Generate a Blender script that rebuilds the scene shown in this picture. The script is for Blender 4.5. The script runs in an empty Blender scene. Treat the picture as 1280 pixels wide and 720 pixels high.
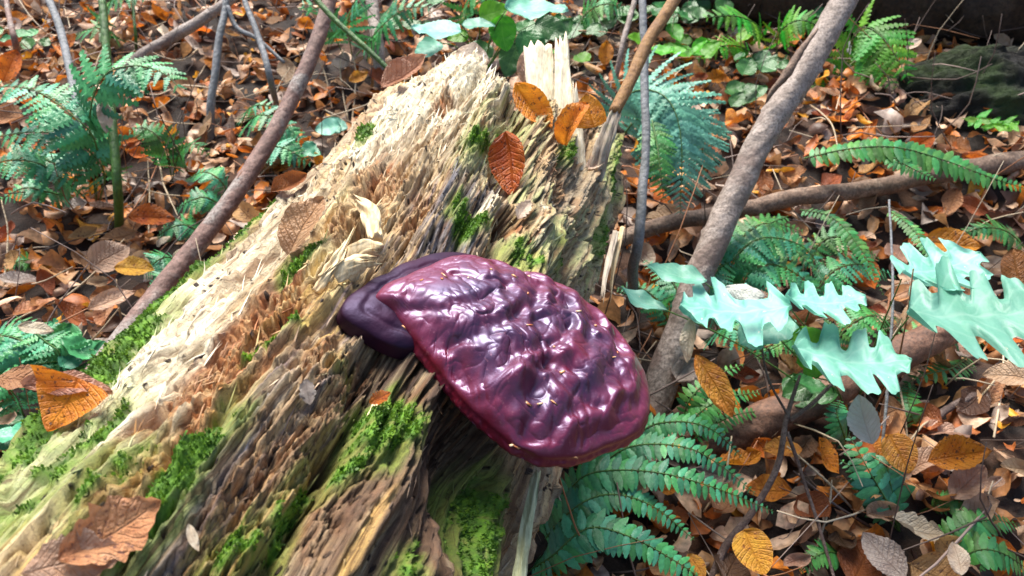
import bpy, math, random
import numpy as np
from mathutils import Vector, Matrix

# ------------------------------------------------------------------ camera, sky, sun, exposure
sc = bpy.context.scene
FPX = 1004.6                      # focal length in pixels of a 1280 wide picture
PITCH = math.radians(30)
CAM = np.array([0.0, 0.0, 1.1])
RT = np.array([1.0, 0, 0]); UP = np.array([0, math.sin(PITCH), math.cos(PITCH)]); FW = np.array([0, math.cos(PITCH), -math.sin(PITCH)])
cd = bpy.data.cameras.new("camera"); cam = bpy.data.objects.new("camera", cd); sc.collection.objects.link(cam)
cam.location = CAM; cam.rotation_euler = (math.pi/2 - PITCH, 0, 0)
cd.sensor_width = 36; cd.lens = 18*FPX/640; cd.clip_start = 0.01; cd.clip_end = 500
cd.dof.use_dof = True; cd.dof.focus_distance = 0.74; cd.dof.aperture_fstop = 12.5
sc.camera = cam

SUN_EL, SUN_AZ = math.radians(64), math.radians(-30)     # azimuth from +Y (ahead), minus = to the left
wd = bpy.data.worlds.new("World"); sc.world = wd; wd.use_nodes = True
nt = wd.node_tree; bg = nt.nodes["Background"]
sky = nt.nodes.new("ShaderNodeTexSky"); sky.sky_type = 'NISHITA'; sky.sun_disc = False
sky.sun_elevation = SUN_EL; sky.sun_rotation = SUN_AZ; sky.air_density = 1.0; sky.dust_density = 2.5; sky.ozone_density = 1.0
nt.links.new(sky.outputs[0], bg.inputs[0]); bg.inputs[1].default_value = 0.065
sd = bpy.data.lights.new("sun", 'SUN'); sd.energy = 2.7; sd.angle = math.radians(32); sd.color = (1.0, 0.95, 0.87)
sun = bpy.data.objects.new("sun", sd); sc.collection.objects.link(sun)
sv = Vector((math.sin(SUN_AZ)*math.cos(SUN_EL), math.cos(SUN_AZ)*math.cos(SUN_EL), math.sin(SUN_EL)))
sun.rotation_euler = sv.to_track_quat('Z', 'Y').to_euler(); sun.location = (-2, 3, 6)
sc.view_settings.view_transform = 'Standard'; sc.view_settings.look = 'None'
sc.view_settings.exposure = 1.8; sc.view_settings.gamma = 1.0
sc.render.engine = 'CYCLES'
sc.cycles.max_bounces = 6; sc.cycles.diffuse_bounces = 3; sc.cycles.glossy_bounces = 3; sc.cycles.transmission_bounces = 4
sc.cycles.use_denoising = True

random.seed(7); rng = np.random.default_rng(7)
COL = sc.collection
WL = {}

# ------------------------------------------------------------------ noise
PERM = np.random.default_rng(3).permutation(4096); PERM2 = np.concatenate([PERM, PERM])
GA = np.random.default_rng(4).uniform(0, 6.2832, 4096); GX, GY = np.cos(GA), np.sin(GA)
def noise2(x, y, seed=0):
    x = np.asarray(x, float) + seed*17.31; y = np.asarray(y, float) + seed*9.77
    xi = np.floor(x).astype(np.int64); yi = np.floor(y).astype(np.int64)
    fx = x-xi; fy = y-yi
    u = fx*fx*fx*(fx*(fx*6-15)+10); v = fy*fy*fy*(fy*(fy*6-15)+10)
    a = PERM2[(xi & 4095)]; b = PERM2[((xi+1) & 4095)]
    y0 = yi & 4095; y1 = (yi+1) & 4095
    gr = lambda h, dx, dy: GX[h]*dx + GY[h]*dy
    v00 = gr(PERM2[a+y0], fx, fy); v01 = gr(PERM2[a+y1], fx, fy-1); v10 = gr(PERM2[b+y0], fx-1, fy); v11 = gr(PERM2[b+y1], fx-1, fy-1)
    return 1.6*((v00*(1-u)+v10*u)*(1-v) + (v01*(1-u)+v11*u)*v)
def fbm(x, y, o=3, seed=0):
    s = 0; a = 1.0; t = 0
    for k in range(o):
        s = s + a*noise2(x*2.03**k, y*2.03**k, seed+k*5); t += a; a *= .55
    return s/t
def sstep(a, b, x):
    t = np.clip((x-a)/(b-a), 0, 1); return t*t*(3-2*t)
def nrm(v):
    v = np.asarray(v, float); return v/(np.linalg.norm(v)+1e-12)

# ------------------------------------------------------------------ picture <-> place
def ray(px, py): return FW + RT*((px-640)/FPX) + UP*((360-py)/FPX)     # scaled to depth 1
def W(px, py, d): return CAM + ray(px, py)*d
def ground(x, y):
    x = np.asarray(x, float); y = np.asarray(y, float)
    ye = np.where(y > 9, 9+(y-9)*.45, y)
    z = .27*ye + .035*fbm(x*1.3, y*1.3, 3, 2) + .012*noise2(x*6, y*6, 9)
    z = z + .30*np.exp(-((x-1.75)**2/.55 + (y-2.75)**2/.16))          # mossy bank
    z = z - .10*np.exp(-((x-.95)**2/.10 + (y-1.35)**2/.05))           # hollow under the thick branch
    return z
def G(px, py, h=0.0):
    """the place seen at a pixel, h metres above the ground"""
    r = ray(px, py); lo, hi = .2, 12.0
    f = lambda t: (CAM+r*t)[2] - float(ground((CAM+r*t)[0], (CAM+r*t)[1])) - h
    t = lo; st = .05
    while t < hi and f(t) > 0: t += st
    a, b = t-st, t
    for _ in range(18):
        m = (a+b)/2
        if f(m) > 0: a = m
        else: b = m
    return CAM + r*a
def proj(P):
    v = np.asarray(P)-CAM; z = v@FW
    return 640+FPX*(v@RT)/z, 360-FPX*(v@UP)/z, z

# ------------------------------------------------------------------ mesh helpers
def mesh_np(name, V, F, uv=None, smooth=True):
    V = np.asarray(V, np.float32); F = np.asarray(F, np.int32)
    me = bpy.data.meshes.new(name); n, k = F.shape
    me.vertices.add(len(V)); me.vertices.foreach_set("co", V.ravel())
    me.loops.add(n*k); me.loops.foreach_set("vertex_index", F.ravel())
    me.polygons.add(n); me.polygons.foreach_set("loop_start", np.arange(0, n*k, k, dtype=np.int32))
    try: me.polygons.foreach_set("loop_total", np.full(n, k, np.int32))
    except Exception: pass
    me.update(calc_edges=True)
    if uv is not None:
        l = me.uv_layers.new(name="UVMap"); l.data.foreach_set("uv", np.asarray(uv, np.float32)[F.ravel()].ravel())
    if smooth: me.shade_smooth()
    me.validate()
    return me
def fattr(me, name, vals):
    a = me.attributes.new(name, 'FLOAT', 'POINT'); a.data.foreach_set("value", np.asarray(vals, np.float32).ravel())
def cattr(me, name, rgb):
    a = me.attributes.new(name, 'FLOAT_COLOR', 'POINT')
    c = np.ones((len(rgb), 4), np.float32); c[:, :3] = rgb; a.data.foreach_set("color", c.ravel())
def link(ob, parent=None, loc=(0, 0, 0)):
    COL.objects.link(ob); loc = np.asarray(loc, float); WL[ob.name] = loc
    if parent is not None:
        ob.parent = parent; ob.location = loc - WL[parent.name]
    else: ob.location = loc
    return ob
def meta(ob, label=None, cat=None, group=None, kind=None):
    if label: ob["label"] = label
    if cat: ob["category"] = cat
    if group: ob["group"] = group
    if kind: ob["kind"] = kind
    return ob
def build(name, V, F, m, loc=(0, 0, 0), parent=None, uv=None, smooth=True):
    me = mesh_np(name, np.asarray(V)-np.asarray(loc, float), F, uv, smooth)
    me.materials.append(m)
    return link(bpy.data.objects.new(name, me), parent, loc)
def empty(name, loc):
    o = bpy.data.objects.new(name, None); o.empty_display_size = .05
    return link(o, None, loc)
def place(name, me, M, parent=None):
    """an object sharing a mesh, at world matrix M (4x4 numpy)"""
    ob = bpy.data.objects.new(name, me); COL.objects.link(ob); M = np.array(M, float)
    WL[ob.name] = M[:3, 3].copy()
    if parent is not None:
        ob.parent = parent; M = M.copy(); M[:3, 3] -= WL[parent.name]
    ob.matrix_basis = Matrix(M.tolist())
    return ob
def frame(loc, ydir, normal, sx, sy=None, sz=None):
    y = nrm(ydir); z = np.asarray(normal, float); z = nrm(z - y*(z@y)); x = np.cross(y, z)
    sy = sx if sy is None else sy; sz = sx if sz is None else sz
    M = np.eye(4); M[:3, 0] = x*sx; M[:3, 1] = y*sy; M[:3, 2] = z*sz; M[:3, 3] = loc
    return M
def grid_faces(nr, nc, wrap=False):
    r = np.arange(nr-1)[:, None]; c = np.arange(nc if wrap else nc-1)[None, :]
    c1 = (c+1) % nc
    return np.stack([r*nc+c, r*nc+c1, (r+1)*nc+c1, (r+1)*nc+c], -1).reshape(-1, 4)
def smooth_path(P, n):
    P = np.asarray(P, float)
    if len(P) == 2: 
        t = np.linspace(0, 1, n)[:, None]; return P[0]*(1-t)+P[1]*t
    Q = np.vstack([2*P[0]-P[1], P, 2*P[-1]-P[-2]]); out = []
    for t in np.linspace(0, len(P)-1-1e-6, n):
        i = int(t); u = t-i; a, b, c, d = Q[i:i+4]
        out.append(.5*((2*b)+(-a+c)*u+(2*a-5*b+4*c-d)*u*u+(-a+3*b-3*c+d)*u**3))
    return np.array(out)
def tube(P, rad, n=40, k=10, bump=0.0, seed=0, knots=0, nfreq=40, wob=0.0):
    """swept tube, radius list interpolated along; closed ends"""
    C = smooth_path(P, n); rad = np.interp(np.linspace(0, 1, n), np.linspace(0, 1, len(rad)), rad)
    seg = np.r_[0, np.cumsum(np.linalg.norm(np.diff(C, axis=0), axis=1))]
    if wob > 0:
        for ax in range(3): C[:, ax] += wob*fbm(seg*7, seg*0+ax*7.7, 2, seed+40)*np.minimum(1, seg*20)
    T = np.gradient(C, axis=0); T /= np.linalg.norm(T, axis=1)[:, None]+1e-12
    N = np.zeros_like(T); a = np.array([0.3, 0.2, .9]); a = a - T[0]*(a@T[0]); N[0] = nrm(a)
    for i in range(1, n):
        a = N[i-1]-T[i]*(N[i-1]@T[i]); N[i] = nrm(a)
    B = np.cross(T, N)
    th = np.linspace(0, 2*math.pi, k, endpoint=False)
    R = np.repeat(rad[:, None], k, 1)
    if bump > 0:
        A = th[None, :]*rad.mean() + 0*seg[:, None]; L = seg[:, None] + 0*th[None, :]
        wr = np.cos(th)[None, :]*rad.mean()*1.2; wi = np.sin(th)[None, :]*rad.mean()*1.2
        R = R*(1+bump*(fbm(wr*nfreq+L*nfreq*.4, wi*nfreq+seed*3.1-L*nfreq*.3, 3, seed)))
        r2 = np.random.default_rng(seed+100)
        for _ in range(knots):
            s0 = r2.uniform(.05, .95)*seg[-1]; t0 = r2.uniform(0, 6.28); w = rad.mean()*r2.uniform(.16, .36)
            dth = (th[None, :]-t0+math.pi) % (2*math.pi)-math.pi
            R = R + rad.mean()*r2.uniform(.05, .22)*np.exp(-(((seg[:, None]-s0)/w)**2 + (dth*rad.mean()/w)**2))
    V = C[:, None, :] + R[..., None]*(np.cos(th)[None, :, None]*N[:, None, :] + np.sin(th)[None, :, None]*B[:, None, :])
    V = V.reshape(-1, 3); F = grid_faces(n, k, True)
    i0 = len(V); V = np.vstack([V, C[0]-T[0]*rad[0]*.4, C[-1]+T[-1]*rad[-1]*.4])
    e = np.arange(k); e1 = (e+1) % k
    capA = np.stack([e1, e, np.full(k, i0), np.full(k, i0)], -1)[:, :3]; capB = np.stack([(n-1)*k+e, (n-1)*k+e1, np.full(k, i0+1)], -1)
    F4 = [tuple(f) for f in F]
    return V, F, np.vstack([capA, capB])
def tube_ob(name, P, rad, m, parent=None, loc=None, **kw):
    V, F, C = tube(P, rad, **kw)
    # quads split into tris so one face array serves
    T = np.vstack([F[:, [0, 1, 2]], F[:, [0, 2, 3]], C])
    return build(name, V, T, m, P[0] if loc is None else loc, parent)

# ------------------------------------------------------------------ materials
class NB:
    def __init__(s, name):
        s.m = bpy.data.materials.new(name); s.m.use_nodes = True; s.t = s.m.node_tree; s.b = s.t.nodes["Principled BSDF"]; s.out = s.t.nodes["Material Output"]
    def n(s, typ, **kw):
        x = s.t.nodes.new("ShaderNode"+typ)
        for k, v in kw.items():
            if k.startswith("i_"):
                key = k[2:]; key = int(key) if key.isdigit() else key
                x.inputs[key].default_value = v
            else: setattr(x, k, v)
        return x
    def l(s, a, b): s.t.links.new(a, b)
    def noise(s, vec, scale, detail=4, rough=.55, dist=0):
        x = s.n("TexNoise"); x.inputs["Scale"].default_value = scale; x.inputs["Detail"].default_value = detail; x.inputs["Roughness"].default_value = rough; x.inputs["Distortion"].default_value = dist
        if vec is not None: s.l(vec, x.inputs["Vector"])
        return x.outputs[0]
    def ramp(s, fac, stops):
        x = s.n("ValToRGB"); e = x.color_ramp.elements
        while len(e) < len(stops): e.new(.5)
        for el, (p, c) in zip(e, stops): el.position = p; el.color = (*c, 1) if len(c) == 3 else c
        s.l(fac, x.inputs[0]); return x.outputs[0]
    def mix(s, fac, a, b, mode='MIX'):
        x = s.n("MixRGB", blend_type=mode)
        for i, v in ((0, fac), (1, a), (2, b)):
            if hasattr(v, "is_linked") or hasattr(v, "links"): s.l(v, x.inputs[i])
            elif i == 0: x.inputs[0].default_value = v
            else: x.inputs[i].default_value = (*v, 1)
        return x.outputs[0]
    def math(s, op, a, b=None):
        x = s.n("Math", operation=op)
        for i, v in ((0, a), (1, b)):
            if v is None: continue
            if hasattr(v, "links"): s.l(v, x.inputs[i])
            else: x.inputs[i].default_value = v
        return x.outputs[0]
    def bump(s, h, strength=.4, dist=.002):
        x = s.n("Bump"); x.inputs["Strength"].default_value = strength; x.inputs["Distance"].default_value = dist
        s.l(h, x.inputs["Height"]); s.l(x.outputs[0], s.b.inputs["Normal"]); return x
    def obj(s): return s.n("TexCoord").outputs["Object"]
    def gen(s): return s.n("NewGeometry").outputs["Position"]

def bark_mat(name, cols, scale=30, rough=.75, bumpd=.002, spots=None):
    b = NB(name); v = b.obj()
    c = b.ramp(b.noise(v, scale, 6, .65), [(i/(len(cols)-1)*.5+.25, k) for i, k in enumerate(cols)])
    if spots:
        f = b.ramp(b.noise(v, scale*.45, 3, .5, .6), [(.54, (0, 0, 0)), (.62, (1, 1, 1))])
        c = b.mix(f, c, spots)
    c = b.mix(b.ramp(b.noise(v, scale*6, 5, .7), [(.35, (.35, .35, .35)), (.62, (1, 1, 1))]), (.0, .0, .0), c, 'MIX') if False else b.mix(b.ramp(b.noise(v, scale*7, 5, .7), [(.40, (.75, .75, .75)), (.55, (0, 0, 0))]), c, cols[0])
    vo = b.n("TexVoronoi"); vo.inputs["Scale"].default_value = scale*2.6; b.l(v, vo.inputs["Vector"])
    c = b.mix(b.ramp(vo.outputs["Distance"], [(.10, (.8, .8, .8)), (.22, (0, 0, 0))]), c, cols[0])
    b.l(c, b.b.inputs["Base Color"]); b.b.inputs["Roughness"].default_value = rough
    b.bump(b.math('ADD', b.noise(v, scale*5, 6, .75), b.math('MULTIPLY', vo.outputs["Distance"], -.6)), .9, bumpd*1.5); return b.m

def leaf_mat(name, c1, c2, vein, rough=.5, trans=.3, tint=None, vk=9, spot=None, spec=.5, bmp=.5, sth=.60, hv=.03, vv=.5):
    """leaf with midrib, side veins, blotches; v runs along the leaf"""
    b = NB(name); uv = b.n("UVMap").outputs[0]; sx = b.n("SeparateXYZ"); b.l(uv, sx.inputs[0])
    au = b.math('ABSOLUTE', b.math('SUBTRACT', sx.outputs[0], .5))
    ph = b.math('FRACT', b.math('SUBTRACT', b.math('MULTIPLY', sx.outputs[1], vk), b.math('MULTIPLY', au, 4.5)))
    d = b.math('ABSOLUTE', b.math('SUBTRACT', ph, .5))
    side = b.ramp(d, [(.0, (1, 1, 1)), (.16, (0, 0, 0))])
    mid = b.ramp(au, [(.0, (1, 1, 1)), (.035, (0, 0, 0))])
    ve = b.math('MAXIMUM', mid, b.math('MULTIPLY', side, .55))
    oi = b.n("ObjectInfo").outputs["Random"]
    off = b.n("VectorMath", operation='ADD'); b.l(b.obj(), off.inputs[0]); cmb = b.n("CombineXYZ"); b.l(b.math('MULTIPLY', oi, 37), cmb.inputs[0]); b.l(cmb.outputs[0], off.inputs[1])
    v = off.outputs[0]
    col = b.mix(b.ramp(b.noise(v, 3.5, 5, .6), [(.35, (0, 0, 0)), (.65, (1, 1, 1))]), c1, c2)
    if spot: col = b.mix(b.ramp(b.noise(v, 14, 3, .6), [(sth, (0, 0, 0)), (sth+.05, (1, 1, 1))]), col, spot)
    col = b.mix(b.math('MULTIPLY', ve, .36), col, vein)
    hsv = b.n("HueSaturation"); b.l(col, hsv.inputs["Color"])
    b.l(b.math('ADD', b.math('MULTIPLY', oi, vv), 1-vv/2), hsv.inputs["Value"])
    oj = b.math('FRACT', b.math('MULTIPLY', oi, 7.13)); b.l(b.math('ADD', b.math('MULTIPLY', oj, hv), .5-hv/2), hsv.inputs["Hue"])
    col = hsv.outputs[0]
    b.l(col, b.b.inputs["Base Color"]); b.b.inputs["Roughness"].default_value = rough; b.b.inputs["Specular IOR Level"].default_value = spec
    h = b.math('ADD', b.math('MULTIPLY', ve, -1.0), b.noise(v, 25, 3))
    b.bump(h, bmp, .02)
    tr = b.n("BsdfTranslucent"); b.l(col, tr.inputs[0]); mx = b.n("MixShader"); mx.inputs[0].default_value = trans
    b.l(b.b.outputs[0], mx.inputs[1]); b.l(tr.outputs[0], mx.inputs[2]); b.l(mx.outputs[0], b.out.inputs[0])
    return b.m

M = {}
# dead leaves
M['tan']    = leaf_mat('leaf_tan',    (.52, .29, .13), (.38, .18, .07), (.18, .09, .05), spot=(.16, .08, .05))
M['pink']   = leaf_mat('leaf_pinkish',(.56, .38, .26), (.42, .25, .15), (.26, .14, .08), rough=.42)
M['orange'] = leaf_mat('leaf_orange', (.74, .25, .02), (.55, .14, .015), (.25, .06, .02), spot=(.14, .05, .02), trans=.4)
M['russet'] = leaf_mat('leaf_russet', (.36, .11, .03), (.23, .065, .02), (.36, .15, .06))
M['gold']   = leaf_mat('leaf_golden', (.72, .36, .04), (.60, .24, .03), (.45, .17, .03), spot=(.30, .10, .03), trans=.4)
M['dark']   = leaf_mat('leaf_dark',   (.085, .042, .028), (.13, .062, .035), (.05, .03, .02), rough=.4)
M['lilac']  = leaf_mat('leaf_greyish',(.40, .34, .30), (.28, .22, .19), (.2, .14, .11), rough=.38)
M['cream']  = leaf_mat('leaf_cream',  (.80, .70, .55), (.66, .50, .35), (.42, .26, .15), rough=.4)
M['white']  = leaf_mat('leaf_white',  (.90, .88, .82), (.80, .76, .68), (.6, .5, .4), rough=.4)
M['rosy']   = leaf_mat('leaf_rosy_tan', (.62, .34, .20), (.46, .21, .11), (.26, .10, .045), rough=.42, trans=.3)
# living leaves
M['fern_teal']  = leaf_mat('fern_blue_green', (.070, .33, .135), (.04, .21, .085), (.12, .40, .18), rough=.33, trans=.15, bmp=.18, hv=.07, vv=.8, vk=7)
M['fern_green'] = leaf_mat('fern_green', (.07, .29, .06), (.045, .20, .04), (.09, .32, .08), rough=.36, trans=.25, bmp=.18, hv=.07, vv=.8, vk=7)
M['fern_lime']  = leaf_mat('fern_bright_green', (.09, .34, .02), (.06, .24, .015), (.14, .42, .05), rough=.45, trans=.4, bmp=.18, hv=.07, vv=.8, vk=7)
M['oak_teal']   = leaf_mat('seedling_leaf_blue_green', (.22, .52, .42), (.13, .40, .29), (.42, .68, .56), rough=.48, trans=.3, spot=(.66, .62, .48), sth=.69, spec=.5, bmp=.07, vk=6)
M['leaf_lime']  = leaf_mat('leaf_bright_green', (.13, .46, .02), (.08, .33, .015), (.25, .55, .08), rough=.4, trans=.45, bmp=.18, vk=6)
M['leaf_green'] = leaf_mat('leaf_mid_green', (.05, .18, .04), (.035, .12, .03), (.09, .24, .07), rough=.35, trans=.25, bmp=.18, vk=6)
M['fern_pale'] = leaf_mat('fern_pale_blue_green', (.17, .46, .33), (.10, .33, .22), (.24, .55, .40), rough=.36, trans=.2, bmp=.18, vk=7, vv=.5)
# bark and stems
M['bark_grey']  = bark_mat('bark_grey_brown', [(.12, .09, .07), (.34, .275, .235), (.46, .39, .345)], 34, .62, spots=(.20, .14, .115))
M['bark_red']   = bark_mat('bark_reddish', [(.09, .045, .034), (.24, .135, .105), (.35, .25, .21)], 30, .6, spots=(.30, .26, .23))
M['bark_brown'] = bark_mat('bark_brown', [(.07, .04, .025), (.21, .13, .085), (.34, .25, .18)], 28, .65)
M['bark_thick'] = bark_mat('bark_thick_branch', [(.06, .028, .017), (.18, .085, .05), (.30, .17, .11)], 24, .6)
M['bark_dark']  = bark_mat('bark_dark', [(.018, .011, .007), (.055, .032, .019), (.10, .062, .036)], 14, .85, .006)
M['stem_blue']  = bark_mat('stem_grey_blue', [(.12, .125, .125), (.20, .21, .22), (.31, .31, .34)], 40, .55)
M['stem_green'] = bark_mat('stem_green', [(.03, .08, .015), (.06, .16, .02), (.11, .23, .04)], 30, .4)
M['stem_orange']= bark_mat('stem_orange_brown', [(.16, .07, .02), (.27, .13, .03), (.36, .20, .06)], 40, .55)
M['straw']      = bark_mat('straw', [(.36, .26, .15), (.52, .41, .27), (.66, .55, .40)], 60, .6)
M['twig']       = bark_mat('twig_brown', [(.05, .03, .025), (.13, .085, .07), (.24, .18, .16)], 50, .7)

# ------------------------------------------------------------------ the forest floor
def make_ground():
    a = np.linspace(-1, 1, 261); xs = 2.6*a + 27*np.sign(a)*np.abs(a)**5
    b = np.linspace(0, 1, 261); ys = -1.2 + 5.2*b + 45*b**6; ys = np.r_[-14, -8, -4, -2.2, ys]
    X, Y = np.meshgrid(xs, ys); Z = ground(X, Y) + .006*fbm(X*25, Y*25, 3, 5)
    b_ = NB('forest_floor_soil'); v = b_.gen()
    vo = b_.n("TexVoronoi"); vo.inputs["Scale"].default_value = 22; b_.l(v, vo.inputs["Vector"])
    lf = b_.ramp(vo.outputs["Color"], [(.0, (.008, .005, .004)), (.35, (.025, .012, .007)), (.7, (.07, .03, .014)), (1, (.13, .07, .04))])
    soil = b_.ramp(b_.noise(v, 18, 6, .7), [(.3, (.006, .004, .003)), (.7, (.022, .013, .009))])
    c = b_.mix(b_.ramp(b_.noise(v, 5, 4), [(.45, (0, 0, 0)), (.6, (1, 1, 1))]), soil, lf)
    # moss on the bank
    sx = b_.n("SeparateXYZ"); b_.l(v, sx.inputs[0])
    d = b_.n("VectorMath", operation='DISTANCE'); b_.l(v, d.inputs[0]); d.inputs[1].default_value = (1.7, 2.55, .95)
    mo = b_.math('MULTIPLY', b_.ramp(d.outputs["Value"], [(.25, (1, 1, 1)), (.62, (0, 0, 0))]), b_.ramp(b_.noise(v, 9, 4), [(.42, (0, 0, 0)), (.58, (1, 1, 1))]))
    c = b_.mix(mo, c, (.035, .075, .015))
    b_.l(c, b_.b.inputs["Base Color"]); b_.b.inputs["Roughness"].default_value = .9
    b_.bump(b_.noise(v, 70, 6, .7), .8, .01)
    o = build("ground", np.stack([X, Y, Z], -1).reshape(-1, 3), grid_faces(len(ys), len(xs)), b_.m)
    meta(o, kind="structure", label="sloping forest floor of dark soil under fallen leaves")
make_ground()

# ------------------------------------------------------------------ leaf shapes
def leaf_geo(kind='beech', nu=7, nv=12, fold=.0, curl=.0, bend=.0, wav=.012, seed=0, twist=0.):
    """unit-long leaf along y, centred; returns V, F, uv"""
    r = np.random.default_rng(seed)
    v = np.linspace(0, 1, nv); u = np.linspace(-1, 1, nu)
    if kind == 'beech': w = .31*np.sin(math.pi*np.clip(v, 0, 1)**.88)**.75; w *= 1+.05*np.cos(v*2*math.pi*9)
    elif kind == 'narrow': w = .17*np.sin(math.pi*v**.9)**.8
    elif kind == 'round': w = .42*np.sin(math.pi*v**.8)**.6
    elif kind == 'oak': w = .10+.26*np.sin(math.pi*v**.85)**.6*(.62+.38*np.abs(np.sin(v*math.pi*4.0+.5))**.7); w *= sstep(-.02, .12, v)*sstep(1.03, .92, v)
    elif kind == 'lobed': w = np.ones(nv)      # deep lobes, set below
    elif kind == 'half': w = .78*(1-v)**.75*sstep(-.06, .03, v)
    elif kind == 'bramble': w = .36*np.sin(math.pi*v**.75)**.7*(1+.09*(((v*11) % 1.0)-.5))
    elif kind == 'torn': w = .30*np.sin(math.pi*v**.9)**.7*(.75+.4*r.uniform(0, 1, nv))
    w = np.maximum(w, .006)
    U, Vv = np.meshgrid(u, v)
    if kind == 'lobed':
        def lw(off):
            c = .5-.5*np.cos(2*math.pi*(v*4.2+off)); t = .04*np.cos(2*math.pi*(v*14+off*2))*c
            return (.05+.34*np.sin(math.pi*np.clip(v, 0, 1)**.85)**.65*(1+.35*noise2(v*4.2+off*3, v*0+seed, seed))*(.30+.70*sstep(.06, .62, c)+t))*sstep(-.02, .10, v)*sstep(1.02, .93, v)+.004
        w2 = np.where(U < 0, lw(.05+r.uniform(-.1, .1))[:, None], lw(.35+r.uniform(-.1, .1))[:, None])
        x = U*w2
    else: x = U*w[:, None]
    y = Vv-.5 + .0*U
    if kind == 'lobed': y = y + .08*np.abs(x)/.36*np.sin(math.pi*Vv)       # lobes sweep forward
    asym = r.uniform(-.04, .04); x = x + asym*np.sin(Vv*math.pi)
    z = fold*np.abs(x) + wav*np.sin(Vv*math.pi*2*9 - np.abs(U)*4.5*math.pi*.6)*np.abs(U)*.6
    z = z + .09*noise2(U*1.3+seed*3.3, Vv*3.1, seed)*np.abs(U) + .02*noise2(U*4+seed, Vv*7, seed+3)
    if abs(curl) > 1e-3:
        k = curl; xx = np.sin(k*x)/k; z = z*np.cos(k*x) + (1-np.cos(k*x))/k; x = xx
    if abs(twist) > 1e-3:
        a = twist*(Vv-.5); x, z = x*np.cos(a)-z*np.sin(a), x*np.sin(a)+z*np.cos(a)
    if abs(bend) > 1e-3:
        k = bend; yy = np.sin(k*y)/k; zz = (1-np.cos(k*y))/k; y2 = yy - z*np.sin(k*y); z = zz + z*np.cos(k*y); y = y2
    V = np.stack([x, y, z], -1).reshape(-1, 3)
    return V, grid_faces(nv, nu), np.stack([U*.5+.5, Vv], -1).reshape(-1, 2)
def with_stalk(V, F, uv, ln=.18, rad=.008):
    """a little square leaf stalk behind the blade"""
    b = V[:0]; base = V[np.argmin(V[:, 1])]
    ring = np.array([[1, 0, 0], [0, 0, 1], [-1, 0, 0], [0, 0, -1]])*rad
    S = np.vstack([base+[0, .02, 0]+ring, base+[.02, -ln*.5, .02]+ring*.9, base+[.0, -ln, .05]+ring*.8])
    f = grid_faces(3, 4, True)+len(V)
    return np.vstack([V, S]), np.vstack([F, f]), np.vstack([uv, np.tile([.5, .0], (len(S), 1))])
LEAF = {}
def leaf_mesh(kind, mat, **kw):
    key = (kind, mat, tuple(sorted(kw.items())))
    if key not in LEAF:
        st = kw.pop('stalk', 0.0); V, F, uv = leaf_geo(kind, **kw)
        if st: V, F, uv = with_stalk(V, F, uv, st)
        me = mesh_np('leaf_'+kind, V, F, uv); me.materials.append(M[mat]); LEAF[key] = me
    return LEAF[key]

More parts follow.
